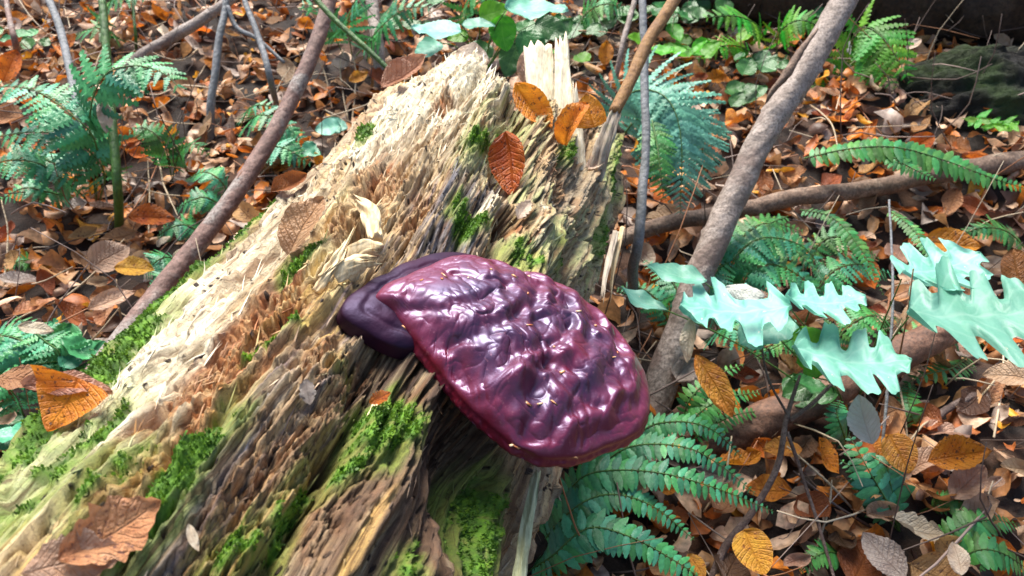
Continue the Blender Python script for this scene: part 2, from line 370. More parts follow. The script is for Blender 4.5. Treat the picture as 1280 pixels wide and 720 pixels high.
# ------------------------------------------------------------------ uncountable litter under the single leaves
def litter():
    base = [leaf_geo(k, 4, 6, f, c, b, .02, s, t) for s, (k, f, c, b, t) in enumerate([
        ('beech', .3, 2, 1.0, .5), ('beech', -.3, 3.5, -1.2, -.8), ('round', .2, 1.5, 2.0, .3), ('beech', .6, 4.5, .6, 1.0), ('narrow', .4, 3, 1.5, -.5),
        ('torn', .2, 2.5, -1.8, .9), ('torn', -.5, 5, 1.0, -1.2), ('oak', .1, -3, 1.3, .4), ('lobed', .3, 2, -1.2, .7)])]
    cols = np.array([(.56, .30, .13), (.42, .19, .07), (.68, .45, .29), (.64, .20, .02), (.42, .12, .025), (.09, .045, .03), (.18, .08, .035), (.42, .33, .27), (.76, .36, .03)])
    pr = np.array([.18, .12, .26, .13, .10, .07, .05, .07, .04]); pr /= pr.sum()
    Vs, Fs, UVs, Cs, off = [], [], [], [], 0
    n = 0; N = 21500
    while n < N:
        y = rng.uniform(.15, 3.9); x = rng.uniform(-2.9, 2.9)
        if abs(x) > .72*y+.85: continue
        if fbm(np.array(x*2.2), np.array(y*2.2), 2, 31) < -.30 and rng.random() < .45: continue     # bare dark spots
        V, F, uv = base[rng.integers(len(base))]
        s = rng.uniform(.035, .075) if n < 13500 else rng.uniform(.012, .03); a = rng.uniform(0, 6.283); tx, ty = rng.normal(0, .55, 2)
        ca, sa = math.cos(a), math.sin(a)
        Rz = np.array([[ca, -sa, 0], [sa, ca, 0], [0, 0, 1]])
        Rx = np.array([[1, 0, 0], [0, math.cos(tx), -math.sin(tx)], [0, math.sin(tx), math.cos(tx)]]); Ry = np.array([[math.cos(ty+.0), 0, math.sin(ty)], [0, 1, 0], [-math.sin(ty), 0, math.cos(ty)]])
        flip = np.diag([1, 1, -1]) if rng.random() < .5 else np.eye(3)
        P = (V*[s*rng.uniform(.6, 1.35), s, s])@(Rz@Rx@Ry@flip).T
        P = P + [x, y, float(ground(x, y)) + rng.uniform(.004, .036)]
        Vs.append(P); Fs.append(F+off); UVs.append(uv); off += len(P)
        c = cols[rng.choice(len(cols), p=pr)]*rng.uniform(.75, 1.45); Cs.append(np.tile(c, (len(P), 1))); n += 1
    b = NB('leaf_litter'); at = b.n("Attribute", attribute_name="leafcol").outputs["Color"]
    c = b.mix(b.ramp(b.noise(b.gen(), 90, 4), [(.4, (0, 0, 0)), (.7, (.6, .6, .6))]), at, (.07, .035, .02))
    b.l(c, b.b.inputs["Base Color"]); b.b.inputs["Roughness"].default_value = .5
    b.bump(b.noise(b.gen(), 260, 3), .4, .002)
    tr = b.n("BsdfTranslucent"); b.l(c, tr.inputs[0]); mx = b.n("MixShader"); mx.inputs[0].default_value = .25
    b.l(b.b.outputs[0], mx.inputs[1]); b.l(tr.outputs[0], mx.inputs[2]); b.l(mx.outputs[0], b.out.inputs[0])
    o = build("leaf_litter", np.vstack(Vs), np.vstack(Fs), b.m, uv=np.vstack(UVs)); cattr(o.data, "leafcol", np.vstack(Cs))
    meta(o, "carpet of brown, tan and orange fallen leaves covering the slope", "leaf litter", kind="stuff")
litter()

def twig_litter():
    Vs, Fs, Cs, off = [], [], [], 0
    n = 0
    while n < 3000:
        y = rng.uniform(.4, 3.6); x = rng.uniform(-2.6, 2.6)
        if abs(x) > .72*y+.6: continue
        L = rng.uniform(.05, .24); a = rng.uniform(0, 6.283); el = rng.normal(.1, .28) if n < 2600 else rng.uniform(.7, 1.5); L = L if n < 2600 else rng.uniform(.10, .30); r = rng.uniform(.0006, .0020) if n < 2600 else rng.uniform(.0008, .0016)
        d = np.array([math.cos(a)*math.cos(el), math.sin(a)*math.cos(el), math.sin(el)]); p0 = np.array([x, y, float(ground(x, y))+rng.uniform(.015, .05)])
        sag = np.array([rng.normal(0, .1), rng.normal(0, .1), rng.normal(0, .08)])*L
        C = [p0, p0+d*L*.5+sag, p0+d*L]
        V, F, cp = tube(C, [r, r*.9, r*.6], n=5, k=4)
        T = np.vstack([F[:, [0, 1, 2]], F[:, [0, 2, 3]], cp]); Vs.append(V); Fs.append(T+off); off += len(V)
        c = np.array([(.52, .42, .29), (.12, .08, .065), (.07, .045, .035), (.26, .19, .16), (.30, .13, .06)][rng.integers(5)])*rng.uniform(.7, 1.2)
        Cs.append(np.tile(c, (len(V), 1))); n += 1
    b = NB('twig_litter'); b.l(b.n("Attribute", attribute_name="leafcol").outputs["Color"], b.b.inputs["Base Color"]); b.b.inputs["Roughness"].default_value = .7
    o = build("twig_litter", np.vstack(Vs), np.vstack(Fs), b.m); cattr(o.data, "leafcol", np.vstack(Cs))
    meta(o, "scatter of thin dead stems and twiglets lying among the leaves", "twigs", kind="stuff")
twig_litter()

# ------------------------------------------------------------------ the rotten log
LD = nrm(ray(893, -256)); _p1 = nrm(ray(0, 605)); _p2 = nrm(ray(637, 720))
_q1 = nrm(_p1-LD*(_p1@LD)); _q2 = nrm(_p2-LD*(_p2@LD)); _b = nrm(_q1+_q2)
LR = .19; LA = CAM + _b*LR/math.sin(math.acos(_q1@_q2)/2); E1 = -_b; E2 = np.cross(E1, LD)     # E1 faces up, E2 to the left
def log_tl(px, py):
    """angle (rad) and length (m) on the log seen at a pixel"""
    r = ray(px, py); o = CAM-LA; rp = r-LD*(r@LD); op = o-LD*(o@LD)
    A, B, C = rp@rp, 2*rp@op, op@op-(LR)**2; D = B*B-4*A*C
    t = (-B-math.sqrt(max(D, 0)))/(2*A); P = o+r*t
    return math.atan2(P@E2, P@E1), P@LD
def log_pt(th, l, r): return LA + LD*l + r*(math.cos(th)*E1 + math.sin(th)*E2)
LEND = [(-180, 1.10), (-95, 1.22), (-75, 1.30), (-62, 1.34), (-50, 1.27), (-38, 1.22), (-26, 1.17), (-13, 1.14), (-6, 1.09), (3, 1.05), (10, 1.06), (17, 1.09), (26, 1.12), (36, 1.17), (46, 1.22), (58, 1.23), (68, 1.19), (78, 1.12), (95, 1.05), (180, 1.10)]
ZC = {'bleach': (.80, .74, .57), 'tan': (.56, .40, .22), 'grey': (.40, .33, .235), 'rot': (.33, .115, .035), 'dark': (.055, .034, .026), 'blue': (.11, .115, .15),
      'lilac': (.22, .175, .19), 'algae': (.36, .40, .19), 'ochre': (.50, .33, .11), 'taupe': (.13, .082, .055), 'redrot': (.20, .052, .022), 'yellow': (.80, .64, .34)}
# (zone, px, py, across m, along m, strength)
ZONES = [
 ('bleach', 195, 445, .030, .16, 2.0), ('bleach', 150, 520, .030, .10, 1.6), ('bleach', 265, 365, .022, .12, 1.7), ('bleach', 95, 580, .035, .07, .9), ('bleach', 165, 575, .02, .06, 1.2),
 ('bleach', 520, 130, .055, .13, 2.4), ('bleach', 590, 110, .05, .10, 2.2), ('bleach', 470, 180, .035, .10, 1.2), ('bleach', 612, 245, .016, .07, 2.0), ('bleach', 575, 90, .06, .08, 1.6),
 ('grey', 330, 310, .03, .12, 1.4), ('grey', 480, 205, .05, .12, 1.2), ('grey', 410, 470, .05, .12, 1.1), ('grey', 350, 620, .05, .12, 1.2), ('tan', 390, 570, .04, .12, 1.3), ('tan', 360, 530, .03, .1, 1.2),
 ('rot', 270, 505, .022, .10, 2.0), ('rot', 300, 430, .024, .07, 1.9), ('rot', 225, 560, .018, .07, 1.8), ('redrot', 335, 395, .025, .06, 1.6), ('rot', 210, 600, .02, .06, 1.3), ('redrot', 360, 350, .022, .05, 1.2),
 ('redrot', 255, 480, .014, .05, 1.5), ('rot', 370, 290, .012, .05, 1.0), ('rot', 390, 640, .01, .05, 1.4), ('rot', 420, 560, .01, .04, 1.4), ('rot', 300, 690, .012, .03, 1.2),
 ('ochre', 400, 365, .028, .07, 1.7), ('ochre', 385, 400, .02, .06, 1.2), ('yellow', 440, 320, .03, .06, 1.9), ('yellow', 430, 270, .022, .05, 1.6), ('tan', 470, 235, .03, .08, 1.7), ('tan', 505, 265, .022, .08, 1.7), ('yellow', 395, 330, .02, .05, 1.2),
 ('rot', 480, 215, .012, .03, 1.6), ('rot', 525, 235, .010, .02, 1.8), ('redrot', 560, 125, .014, .03, 2.1), ('rot', 440, 245, .014, .03, 1.6), ('rot', 450, 305, .012, .02, 2.2),
 ('dark', 540, 290, .015, .09, 1.8), ('blue', 600, 255, .022, .08, 1.7), ('blue', 545, 250, .016, .06, 1.4), ('blue', 630, 215, .012, .05, 1.5), ('lilac', 430, 385, .022, .04, 1.9), ('lilac', 345, 505, .016, .05, 1.4), ('blue', 382, 490, .012, .025, 2.0), ('blue', 310, 545, .016, .05, 1.5),
 ('blue', 200, 665, .012, .03, 1.8), ('blue', 285, 640, .016, .05, 1.0), ('lilac', 520, 245, .02, .05, .8),
 ('dark', 410, 580, .016, .12, 2.6), ('taupe', 400, 640, .03, .08, 2.2), ('dark', 350, 690, .02, .06, 1.8), ('taupe', 330, 610, .03, .08, 1.5), ('dark', 500, 600, .02, .10, 2.2), ('dark', 460, 590, .014, .08, 1.8), ('dark', 560, 660, .03, .08, 2.0), ('taupe', 550, 690, .05, .06, 2.2), ('dark', 440, 470, .03, .05, 2.2), ('blue', 330, 570, .02, .05, 2.0), ('blue', 250, 680, .02, .05, 1.8), ('blue', 560, 300, .02, .06, 1.8), ('blue', 500, 300, .012, .06, 1.2), ('dark', 470, 470, .03, .05, 1.7), ('dark', 520, 470, .04, .05, 1.7), ('dark', 590, 570, .05, .09, 2.2), ('dark', 375, 690, .012, .05, 1.6),  # dark and taupe beside the fungus: dark wood plus shade put into colour
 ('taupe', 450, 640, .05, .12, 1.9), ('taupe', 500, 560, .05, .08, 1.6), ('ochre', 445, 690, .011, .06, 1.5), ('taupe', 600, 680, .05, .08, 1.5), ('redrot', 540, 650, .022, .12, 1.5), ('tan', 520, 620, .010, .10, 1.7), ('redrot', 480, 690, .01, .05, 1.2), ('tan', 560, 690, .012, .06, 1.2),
 ('algae', 640, 150, .04, .10, 1.8), ('algae', 600, 195, .03, .07, 1.2), ('algae', 690, 300, .05, .08, 1.6), ('algae', 655, 300, .03, .04, 1.2), ('bleach', 660, 300, .02, .03, 1.5), ('algae', 735, 320, .05, .08, 1.2), ('grey', 705, 230, .03, .10, 1.6), ('redrot', 690, 215, .015, .06, .9), ('algae', 760, 200, .04, .1, 1.6),
 ('dark', 640, 280, .012, .022, 2.6), ('redrot', 650, 290, .014, .02, 2.0), ('grey', 750, 380, .05, .12, 1.0), ('algae', 30, 640, .05, .06, 1.6), ('algae', 90, 610, .04, .05, 1.3), ('grey', 60, 690, .05, .04, 1.0), ('ochre', 40, 710, .03, .03, 1.0),
]
MOSS = [(20, 590, .02, .08, 1.3), (70, 560, .014, .08, 1.1), (140, 480, .014, .09, 1.9), (192, 410, .013, .08, 1.9), (252, 340, .012, .08, 1.9), (310, 285, .014, .06, 1.7), (95, 530, .014, .08, 1.8), (340, 262, .018, .035, 1.5), (60, 600, .03, .05, .72), (110, 555, .016, .05, 1.2),
 (70, 640, .04, .04, .75), (20, 650, .04, .05, .75), (230, 610, .012, .07, 1.8), (215, 655, .012, .04, 1.5), (260, 565, .008, .04, 1.4), (170, 705, .016, .02, 1.3), (155, 620, .02, .04, 1.0),
 (490, 520, .022, .03, 1.9), (470, 550, .014, .03, 1.5), (440, 590, .008, .03, 1.6), (620, 650, .022, .05, 1.6), (605, 700, .02, .03, 1.0), (370, 640, .010, .05, 1.5), (350, 690, .010, .03, 1.2), (300, 700, .012, .03, 1.2), (490, 715, .010, .02, 1.4),
 (590, 270, .022, .028, 2.0), (600, 185, .012, .03, 1.6), (465, 175, .012, .03, 1.5), (440, 185, .01, .03, 1.2), (650, 330, .02, .03, 1.2), (760, 215, .03, .09, 1.5), (745, 290, .02, .06, 1.0), (700, 330, .03, .03, .8), (640, 165, .02, .04, 1.1), (375, 330, .008, .02, 1.5), (705, 190, .012, .05, 1.2), (420, 455, .010, .02, .9), (350, 430, .006, .02, 1.5), (330, 440, .008, .012, 1.3)]
# (px0,py0,px1,py1, half width m, height m)  + is a ridge, - a crack
LINES = [(235, 595, 312, 462, .0045, .012), (345, 720, 420, 560, .008, -.016), (420, 560, 455, 500, .010, -.018), (480, 540, 455, 640, .003, .006), (470, 505, 455, 560, .0035, .010), (500, 700, 575, 545, .006, -.010), (535, 700, 590, 570, .006, -.010), (520, 700, 582, 555, .003, .006),
 (640, 130, 640, 235, .020, -.030), (560, 130, 530, 190, .006, -.012), (610, 200, 598, 265, .0015, -.006), (540, 340, 545, 285, .002, -.008), (575, 340, 590, 270, .0018, -.007), (165, 620, 260, 440, .006, -.008), (120, 600, 250, 400, .004, -.005), (700, 260, 735, 330, .005, -.010), (700, 250, 700, 170, .006, -.010), (600, 320, 560, 420, .02, -.01),
 (590, 720, 570, 650, .003, -.01), (565, 720, 590, 640, .004, .007), (400, 480, 465, 395, .01, .006), (620, 330, 635, 270, .012, -.014), (655, 370, 665, 280, .02, .012)]
DENTS = [(455, 398, .030, .035, -.022), (265, 540, .012, .018, -.016), (235, 565, .01, .015, -.012), (592, 578, .05, .08, -.055), (640, 282, .012, .020, -.026), (440, 300, .016, .022, -.024), (405, 345, .010, .015, -.010), (455, 440, .02, .03, -.022), (495, 470, .03, .03, -.016), (455, 245, .014, .020, -.012), (560, 128, .012, .022, -.014), (335, 400, .020, .030, -.010), (285, 470, .018, .03, -.010), (415, 560, .016, .03, -.012), (390, 320, .02, .02, .008), (430, 275, .014, .03, .012), (500, 110, .03, .08, .010), (685, 310, .03, .04, .012)]
TH = np.r_[np.radians(np.linspace(-100, 100, 640)), np.radians(np.linspace(100, 260, 70)[1:-1])]
def make_log():
    LL = np.r_[np.linspace(-1.75, .05, 60)[:-1], np.linspace(.05, .34, 130)[:-1], np.linspace(.34, 1.0, 640)]
    n1 = len(LL); extra = 170
    U = np.r_[LL, 1.0+np.linspace(0, 1, extra+1)[1:]]            # >1: stretched to the ragged end
    th2, u2 = np.meshgrid(TH, U)
    thw = (th2+math.pi) % (2*math.pi)-math.pi
    lend = np.interp(np.degrees(thw), [a for a, _ in LEND], [b for _, b in LEND])
    A0 = thw*LR
    rag = .030*fbm(A0*60, A0*0+1.5, 3, 4) + .020*np.abs(noise2(A0*220, A0*0+.5, 6)) - .01
    lend = lend+rag
    l = np.where(u2 <= .9, u2, 0)
    l = np.where(u2 <= .90, u2, .90+(u2-.90)/1.10*(lend-.90))
    A = A0 + .010*noise2(l*3, A0*3, 11) + .004*noise2(l*9, A0*11, 12)
    sh = l.shape
    # colour zones
    wx = .012*fbm(A*35, l*9, 3, 21); wl = .03*fbm(A*35, l*9, 3, 22)
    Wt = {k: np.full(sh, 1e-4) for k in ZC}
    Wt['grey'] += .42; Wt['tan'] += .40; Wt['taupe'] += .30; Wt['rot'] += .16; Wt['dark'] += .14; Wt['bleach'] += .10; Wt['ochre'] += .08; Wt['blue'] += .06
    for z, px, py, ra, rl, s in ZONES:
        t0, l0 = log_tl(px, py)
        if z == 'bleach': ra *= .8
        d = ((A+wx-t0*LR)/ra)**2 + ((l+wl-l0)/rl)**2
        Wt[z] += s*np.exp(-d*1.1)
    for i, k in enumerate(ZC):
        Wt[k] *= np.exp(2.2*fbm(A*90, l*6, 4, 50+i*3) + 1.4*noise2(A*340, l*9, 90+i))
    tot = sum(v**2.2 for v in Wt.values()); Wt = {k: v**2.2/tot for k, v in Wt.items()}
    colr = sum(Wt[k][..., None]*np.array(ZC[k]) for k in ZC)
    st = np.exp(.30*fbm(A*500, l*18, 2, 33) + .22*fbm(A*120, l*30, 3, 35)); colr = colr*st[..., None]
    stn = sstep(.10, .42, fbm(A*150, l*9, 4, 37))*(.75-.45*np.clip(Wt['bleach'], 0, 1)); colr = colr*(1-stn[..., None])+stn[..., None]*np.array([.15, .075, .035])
    ms = np.zeros(sh)
    for px, py, ra, rl, s in MOSS:
        t0, l0 = log_tl(px, py)
        ms = np.maximum(ms, s*np.exp(-(((A+wx-t0*LR)/ra)**2 + ((l+wl-l0)/rl)**2)))
    ms0 = ms.copy()
    ms = sstep(.42, .95, ms*(.72+1.0*fbm(A*90, l*45, 4, 41)))
    flm0 = 0
    flm = sstep(.06, .5, ms0*(.8+.8*fbm(A*120, l*14, 4, 43)))*.62
    colr = colr*(1-flm[..., None])+flm[..., None]*np.array([.17, .27, .035])*st[..., None]
    rot = np.clip(Wt['rot']+Wt['redrot']+.5*Wt['tan']+.5*Wt['yellow'], 0, 1); ble = np.clip(Wt['bleach'], 0, 1); pl = np.clip(Wt['taupe']+Wt['blue']+Wt['lilac'], 0, 1)
    # relief
    h = .014*fbm(A*9, l*2.3, 2, 61)
    cz = np.zeros(sh)                                             # crumbling brown-rotted places
    for px, py, ra, rl in [(290, 450, .022, .09), (240, 550, .020, .09), (340, 390, .03, .05), (380, 560, .035, .10), (410, 470, .03, .06), (360, 640, .03, .08), (420, 640, .02, .06), (470, 230, .03, .06), (430, 290, .03, .04), (650, 285, .02, .03), (560, 125, .015, .03), (300, 690, .03, .04), (520, 260, .015, .04), (700, 230, .02, .05)]:
        t0, l0 = log_tl(px, py); cz = np.maximum(cz, np.exp(-(((A+wx-t0*LR)/ra)**2+((l+wl-l0)/rl)**2)))
    cz = sstep(.25, .7, cz*(.9+.6*fbm(A*60, l*20, 3, 101)))
    n1_ = fbm(A*150+.004*0, l*62, 3, 103); n2_ = np.abs(fbm(A*120, l*48, 3, 107))
    h = h + cz*(.0052*n1_ - .0075*np.clip(1-n2_*3.2, 0, 1)**2 - .006*sstep(.22, .38, fbm(A*90, l*42, 3, 109)))
    mixc = sstep(-.25, .3, fbm(A*170, l*75, 3, 111))[..., None]; cc_ = np.array([.30, .115, .035])*(1-mixc)+mixc*np.array([.55, .36, .19])
    ck = (.70*cz*np.clip(1-1.1*(Wt['dark']+Wt['taupe']+Wt['blue']), .25, 1))[..., None]; colr = colr*(1-ck)+ck*cc_
    rk = np.random.default_rng(88)
    for _ in range(70):                                           # drying cracks along the grain
        a0 = rk.uniform(-1.25, 1.15)*LR; l0 = rk.uniform(.12, 1.0); ln = rk.uniform(.04, .18); wd_ = rk.uniform(.0010, .0026); dp = rk.uniform(.004, .011)
        dd = np.abs(A+.5*wx*.4-a0-(l-l0)*rk.normal(0, .04)); h = h - dp*np.exp(-(dd/wd_)**2)*sstep(0, .02, l-l0)*sstep(0, .02, l0+ln-l)
    ble0 = np.clip(Wt['bleach'], 0, 1); q = (fbm(A*28, l*3, 4, 63)*1.6+.5)*5; fr = q-np.floor(q); h = h + .0046*(np.floor(q)+sstep(.88, 1.0, fr)) - .010
    q = (fbm(A*75, l*4.5, 3, 66)*1.6+.5)*4; fr = q-np.floor(q); h = h + .0014*(np.floor(q)+sstep(.75, 1.0, fr))
    h = h + (.0024*fbm(A*240, l*4.5, 3, 71) + .0010*fbm(A*480, l*9, 2, 73))*(1-.45*pl)
    cr = fbm(A*110, l*26, 4, 75); h = h + rot*(-.004 + .0095*cr - .006*sstep(.2, .4, fbm(A*80, l*22, 3, 79)))
    h = h + .0014*fbm(A*420, l*80, 2, 81)*(.25+rot)
    h = h + ble*.0035
    h = h - .014*sstep(.30, .46, fbm(A*95, l*10, 4, 95))*(1-.75*ble)                      # beetle-eaten holes
    for x0, y0, x1, y1, wd_, ht in LINES:
        t0, l0 = log_tl(x0, y0); t1, l1 = log_tl(x1, y1); a0, a1 = t0*LR, t1*LR
        dx, dy = a1-a0, l1-l0; tt = np.clip(((A-a0)*dx+(l-l0)*dy)/(dx*dx+dy*dy), 0, 1)
        d = np.hypot(A+wx*.5-(a0+tt*dx), l-(l0+tt*dy)); h = h + ht*np.exp(-(d/wd_)**2)
    for px, py, ra, rl, dp in DENTS:
        t0, l0 = log_tl(px, py); h = h + dp*np.exp(-(((A+wx*.7-t0*LR)/ra)**2+((l+wl*.5-l0)/rl)**2)**1.3)
    h = h + ms*(.0030+.0030*fbm(A*160, l*160, 3, 91))
    R = LR + h
    # below the picture the trunk thickens and bends down to the ground
    bk = np.clip((.10-l), 0, None)
    R = R*(1+.22*sstep(0, 1.6, bk))
    ctr = LA + LD*l[..., None]; ctr[..., 2] -= .28*bk**1.7; ctr[..., 0] -= .10*bk**1.6
    V = ctr + R[..., None]*(np.cos(thw)[..., None]*E1 + np.sin(thw)[..., None]*E2)
    nr, nc = sh
    # hollow broken end: rings folding inward and back
    last = V[-1]; rings = []; cen = LA + LD*lend[-1][:, None]
    rl_ = R[-1]
    for j, (fr_, back) in enumerate([(.95, .002), (.88, .02), (.80, .06), (.72, .10), (.5, .14), (.2, .16), (.01, .16)]):
        l3 = lend[-1]-back-.03*noise2(A0[-1]*40, A0[-1]*0+j*.7, 14)*(j > 0)
        rr = rl_*fr_*(1+.10*noise2(A0[-1]*60, A0[-1]*0+j*.5, 15)*(j > 0))
        if j >= 5: l3 = np.full_like(l3, l3.mean())
        rings.append(LA + LD*l3[:, None] + rr[:, None]*(np.cos(TH)[:, None]*E1+np.sin(TH)[:, None]*E2))
    V = np.concatenate([V, np.array(rings)], 0); k = len(rings)
    colr = np.concatenate([colr, np.tile(np.array([.14, .09, .055]), (k, nc, 1))], 0); ms2 = np.concatenate([ms, np.zeros((k, nc))], 0)
    colr[-k-1] = colr[-k-2]
    colr[nr:nr+2] = np.array([.55, .45, .30])*np.exp(.3*noise2(A0[-1]*200, A0[-1]*0, 3))[None, :, None]
    UVL = np.stack([np.concatenate([A, np.tile(A[-1], (k, 1))], 0), np.concatenate([l, np.tile(l[-1], (k, 1))], 0)], -1).reshape(-1, 2)
    b = NB('rotten_wood'); v = b.gen(); uvn = b.n('UVMap').outputs[0]; mp = b.n('Mapping'); mp.inputs['Scale'].default_value = (1, .022, 1); b.l(uvn, mp.inputs[0]); gr = b.noise(mp.outputs[0], 900, 5, .65, .4); gr2 = b.noise(mp.outputs[0], 260, 4, .6, .8); at = b.n("Attribute", attribute_name="wood").outputs["Color"]; mo = b.n("Attribute", attribute_name="moss").outputs["Fac"]
    c = b.mix(b.ramp(b.noise(v, 260, 5, .7), [(.32, (0, 0, 0)), (.6, (.5, .5, .5))]), at, (.9, .8, .62), 'SOFT_LIGHT')
    c = b.mix(b.ramp(b.noise(v, 420, 4, .7), [(.56, (0, 0, 0)), (.66, (.55, .55, .55))]), c, (.10, .055, .03))
    c = b.mix(b.ramp(gr, [(.30, (.30, .26, .22)), (.50, (.85, .83, .8)), (.68, (1.45, 1.42, 1.35))]), c, c) if False else b.mix(1.0, c, b.ramp(gr, [(.32, (.34, .27, .22)), (.50, (.92, .90, .87)), (.66, (1.0, 1.0, 1.0))]), 'MULTIPLY')
    c = b.mix(b.ramp(gr2, [(.60, (0, 0, 0)), (.68, (.7, .7, .7))]), c, (.09, .045, .022))
    mp2 = b.n('Mapping'); mp2.inputs['Scale'].default_value = (1, .35, 1); b.l(uvn, mp2.inputs[0]); vo = b.n('TexVoronoi'); vo.inputs['Scale'].default_value = 210; b.l(mp2.outputs[0], vo.inputs['Vector'])
    hol = b.math('MULTIPLY', b.ramp(vo.outputs['Distance'], [(.16, (1, 1, 1)), (.24, (0, 0, 0))]), b.ramp(b.noise(v, 35, 3), [(.47, (0, 0, 0)), (.56, (1, 1, 1))])); c = b.mix(hol, c, (.025, .012, .007))
    mc = b.ramp(b.noise(v, 75, 5, .6), [(.28, (.018, .05, .008)), (.48, (.07, .17, .015)), (.62, (.14, .30, .02)), (.78, (.10, .22, .10))])
    c = b.mix(mo, c, mc)
    b.l(c, b.b.inputs["Base Color"]); b.b.inputs["Roughness"].default_value = .72; b.b.inputs["Specular IOR Level"].default_value = .35
    hh = b.math('ADD', b.math('MULTIPLY', b.noise(v, 480, 5, .75), .6), b.math('ADD', b.math('MULTIPLY', hol, -1.5), b.math('ADD', gr, gr2))); b.bump(hh, 1.0, .0022)
    root = empty("rotten_log", LA+LD*-1.75-np.array([0, 0, .9]))
    meta(root, "thick rotten log with peeling wood and green moss carrying the purple bracket fungus", "log")
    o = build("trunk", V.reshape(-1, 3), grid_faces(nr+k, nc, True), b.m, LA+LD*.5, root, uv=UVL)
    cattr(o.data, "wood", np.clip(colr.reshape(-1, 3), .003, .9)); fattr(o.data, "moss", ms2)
    # ---- moss fronds: minute shoots standing on the mossy places
    Vg = V[:nr]; vis = (np.abs(np.degrees(thw)) < 92) & (l > .12)
    idx = np.argwhere((ms > .35) & vis); w = ms[idx[:, 0], idx[:, 1]]
    pick = idx[rng.choice(len(idx), 22000, p=w/w.sum())]
    P = Vg[pick[:, 0], pick[:, 1]]; th = thw[pick[:, 0], pick[:, 1]]
    N = np.cos(th)[:, None]*E1+np.sin(th)[:, None]*E2
    n = len(P); D = N*.8 + rng.normal(0, .55, (n, 3)); D /= np.linalg.norm(D, axis=1)[:, None]; S = np.cross(D, rng.normal(0, 1, (n, 3))); S /= np.linalg.norm(S, axis=1)[:, None]
    Ln = rng.uniform(.0010, .0032, n)[:, None]; Wd = rng.uniform(.0004, .0009, n)[:, None]
    Q = np.stack([P-S*Wd-N*.001, P+S*Wd-N*.001, P+D*Ln*.6+S*Wd*1.3, P+D*Ln, P+D*Ln*.6-S*Wd*1.3], 1).reshape(-1, 3)
    base = np.arange(n)[:, None]*5; F = np.concatenate([base+[0, 1, 2], base+[0, 2, 4], base+[4, 2, 3]], 0)
    b = NB('moss_shoots'); c = b.ramp(b.noise(b.gen(), 90, 3), [(.3, (.05, .09, .015)), (.5, (.10, .22, .02)), (.7, (.24, .40, .04))])
    b.l(c, b.b.inputs["Base Color"]); b.b.inputs["Roughness"].default_value = .6
    tr = b.n("BsdfTranslucent"); b.l(c, tr.inputs[0]); mx = b.n("MixShader"); mx.inputs[0].default_value = .3
    b.l(b.b.outputs[0], mx.inputs[1]); b.l(tr.outputs[0], mx.inputs[2]); b.l(mx.outputs[0], b.out.inputs[0])
    o = build("moss", Q, F, b.m, LA+LD*.5, root); o["kind"] = "stuff"
    # ---- loose wood fibres peeling along the grain
    idx = np.argwhere((ms < .3) & vis & (rot+ble+.25 > rng.uniform(0, 1.2, sh))); pick = idx[rng.choice(len(idx), 1800)]
    P = Vg[pick[:, 0], pick[:, 1]]; th = thw[pick[:, 0], pick[:, 1]]; N = np.cos(th)[:, None]*E1+np.sin(th)[:, None]*E2
    Tn = np.cross(LD, N); n = len(P); sg = rng.choice([-1, 1], n)[:, None]
    D = LD*sg + Tn*rng.normal(0, .16, (n, 1)) + N*rng.uniform(-.02, .30, (n, 1)); D /= np.linalg.norm(D, axis=1)[:, None]
    Ln = rng.uniform(.006, .030, n)[:, None]; Wd = rng.uniform(.0003, .0009, n)[:, None]; S = np.cross(D, N)
    B0 = P - N*.0015
    Q = np.stack([B0-S*Wd, B0+S*Wd, P+D*Ln*.55+S*Wd*.8+N*.001, P+D*Ln+N*.0025*rng.uniform(0, 2, (n, 1)), P+D*Ln*.55-S*Wd*.8+N*.001, P+D*Ln*.5-N*.001], 1).reshape(-1, 3)
    base = np.arange(n)[:, None]*6; F = np.concatenate([base+[0, 1, 2], base+[0, 2, 4], base+[4, 2, 3], base+[0, 4, 5], base+[1, 5, 2]], 0)
    cc = np.repeat(colr[pick[:, 0], pick[:, 1]]*rng.uniform(.8, 1.5, (n, 1)), 6, 0)
    b = NB('wood_fibre'); b.l(b.n("Attribute", attribute_name="wood").outputs["Color"], b.b.inputs["Base Color"]); b.b.inputs["Roughness"].default_value = .7
    o = build("wood_fibres", Q, F, b.m, LA+LD*.5, root, smooth=False); cattr(o.data, "wood", np.clip(cc, .01, .85)); o["kind"] = "stuff"
    return root, Vg, thw, l
log_root, LOGV, LOGT, LOGL = make_log()
_lp = LOGV[::4, :640:4].reshape(-1, 3); _v = _lp-CAM; _z = _v@FW; _lx = 640+FPX*(_v@RT)/_z; _ly = 360-FPX*(_v@UP)/_z
def on_log(px, py, off=0.0):
    """nearest front point of the log's surface at a pixel, off metres out along its radius"""
    d = (_lx-px)**2+(_ly-py)**2; i = np.argsort(d)[:10]; j = i[np.argmin(_z[i])]; P = _lp[j]
    ax = LA+LD*((P-LA)@LD); n = nrm(P-ax); return P+n*off, n

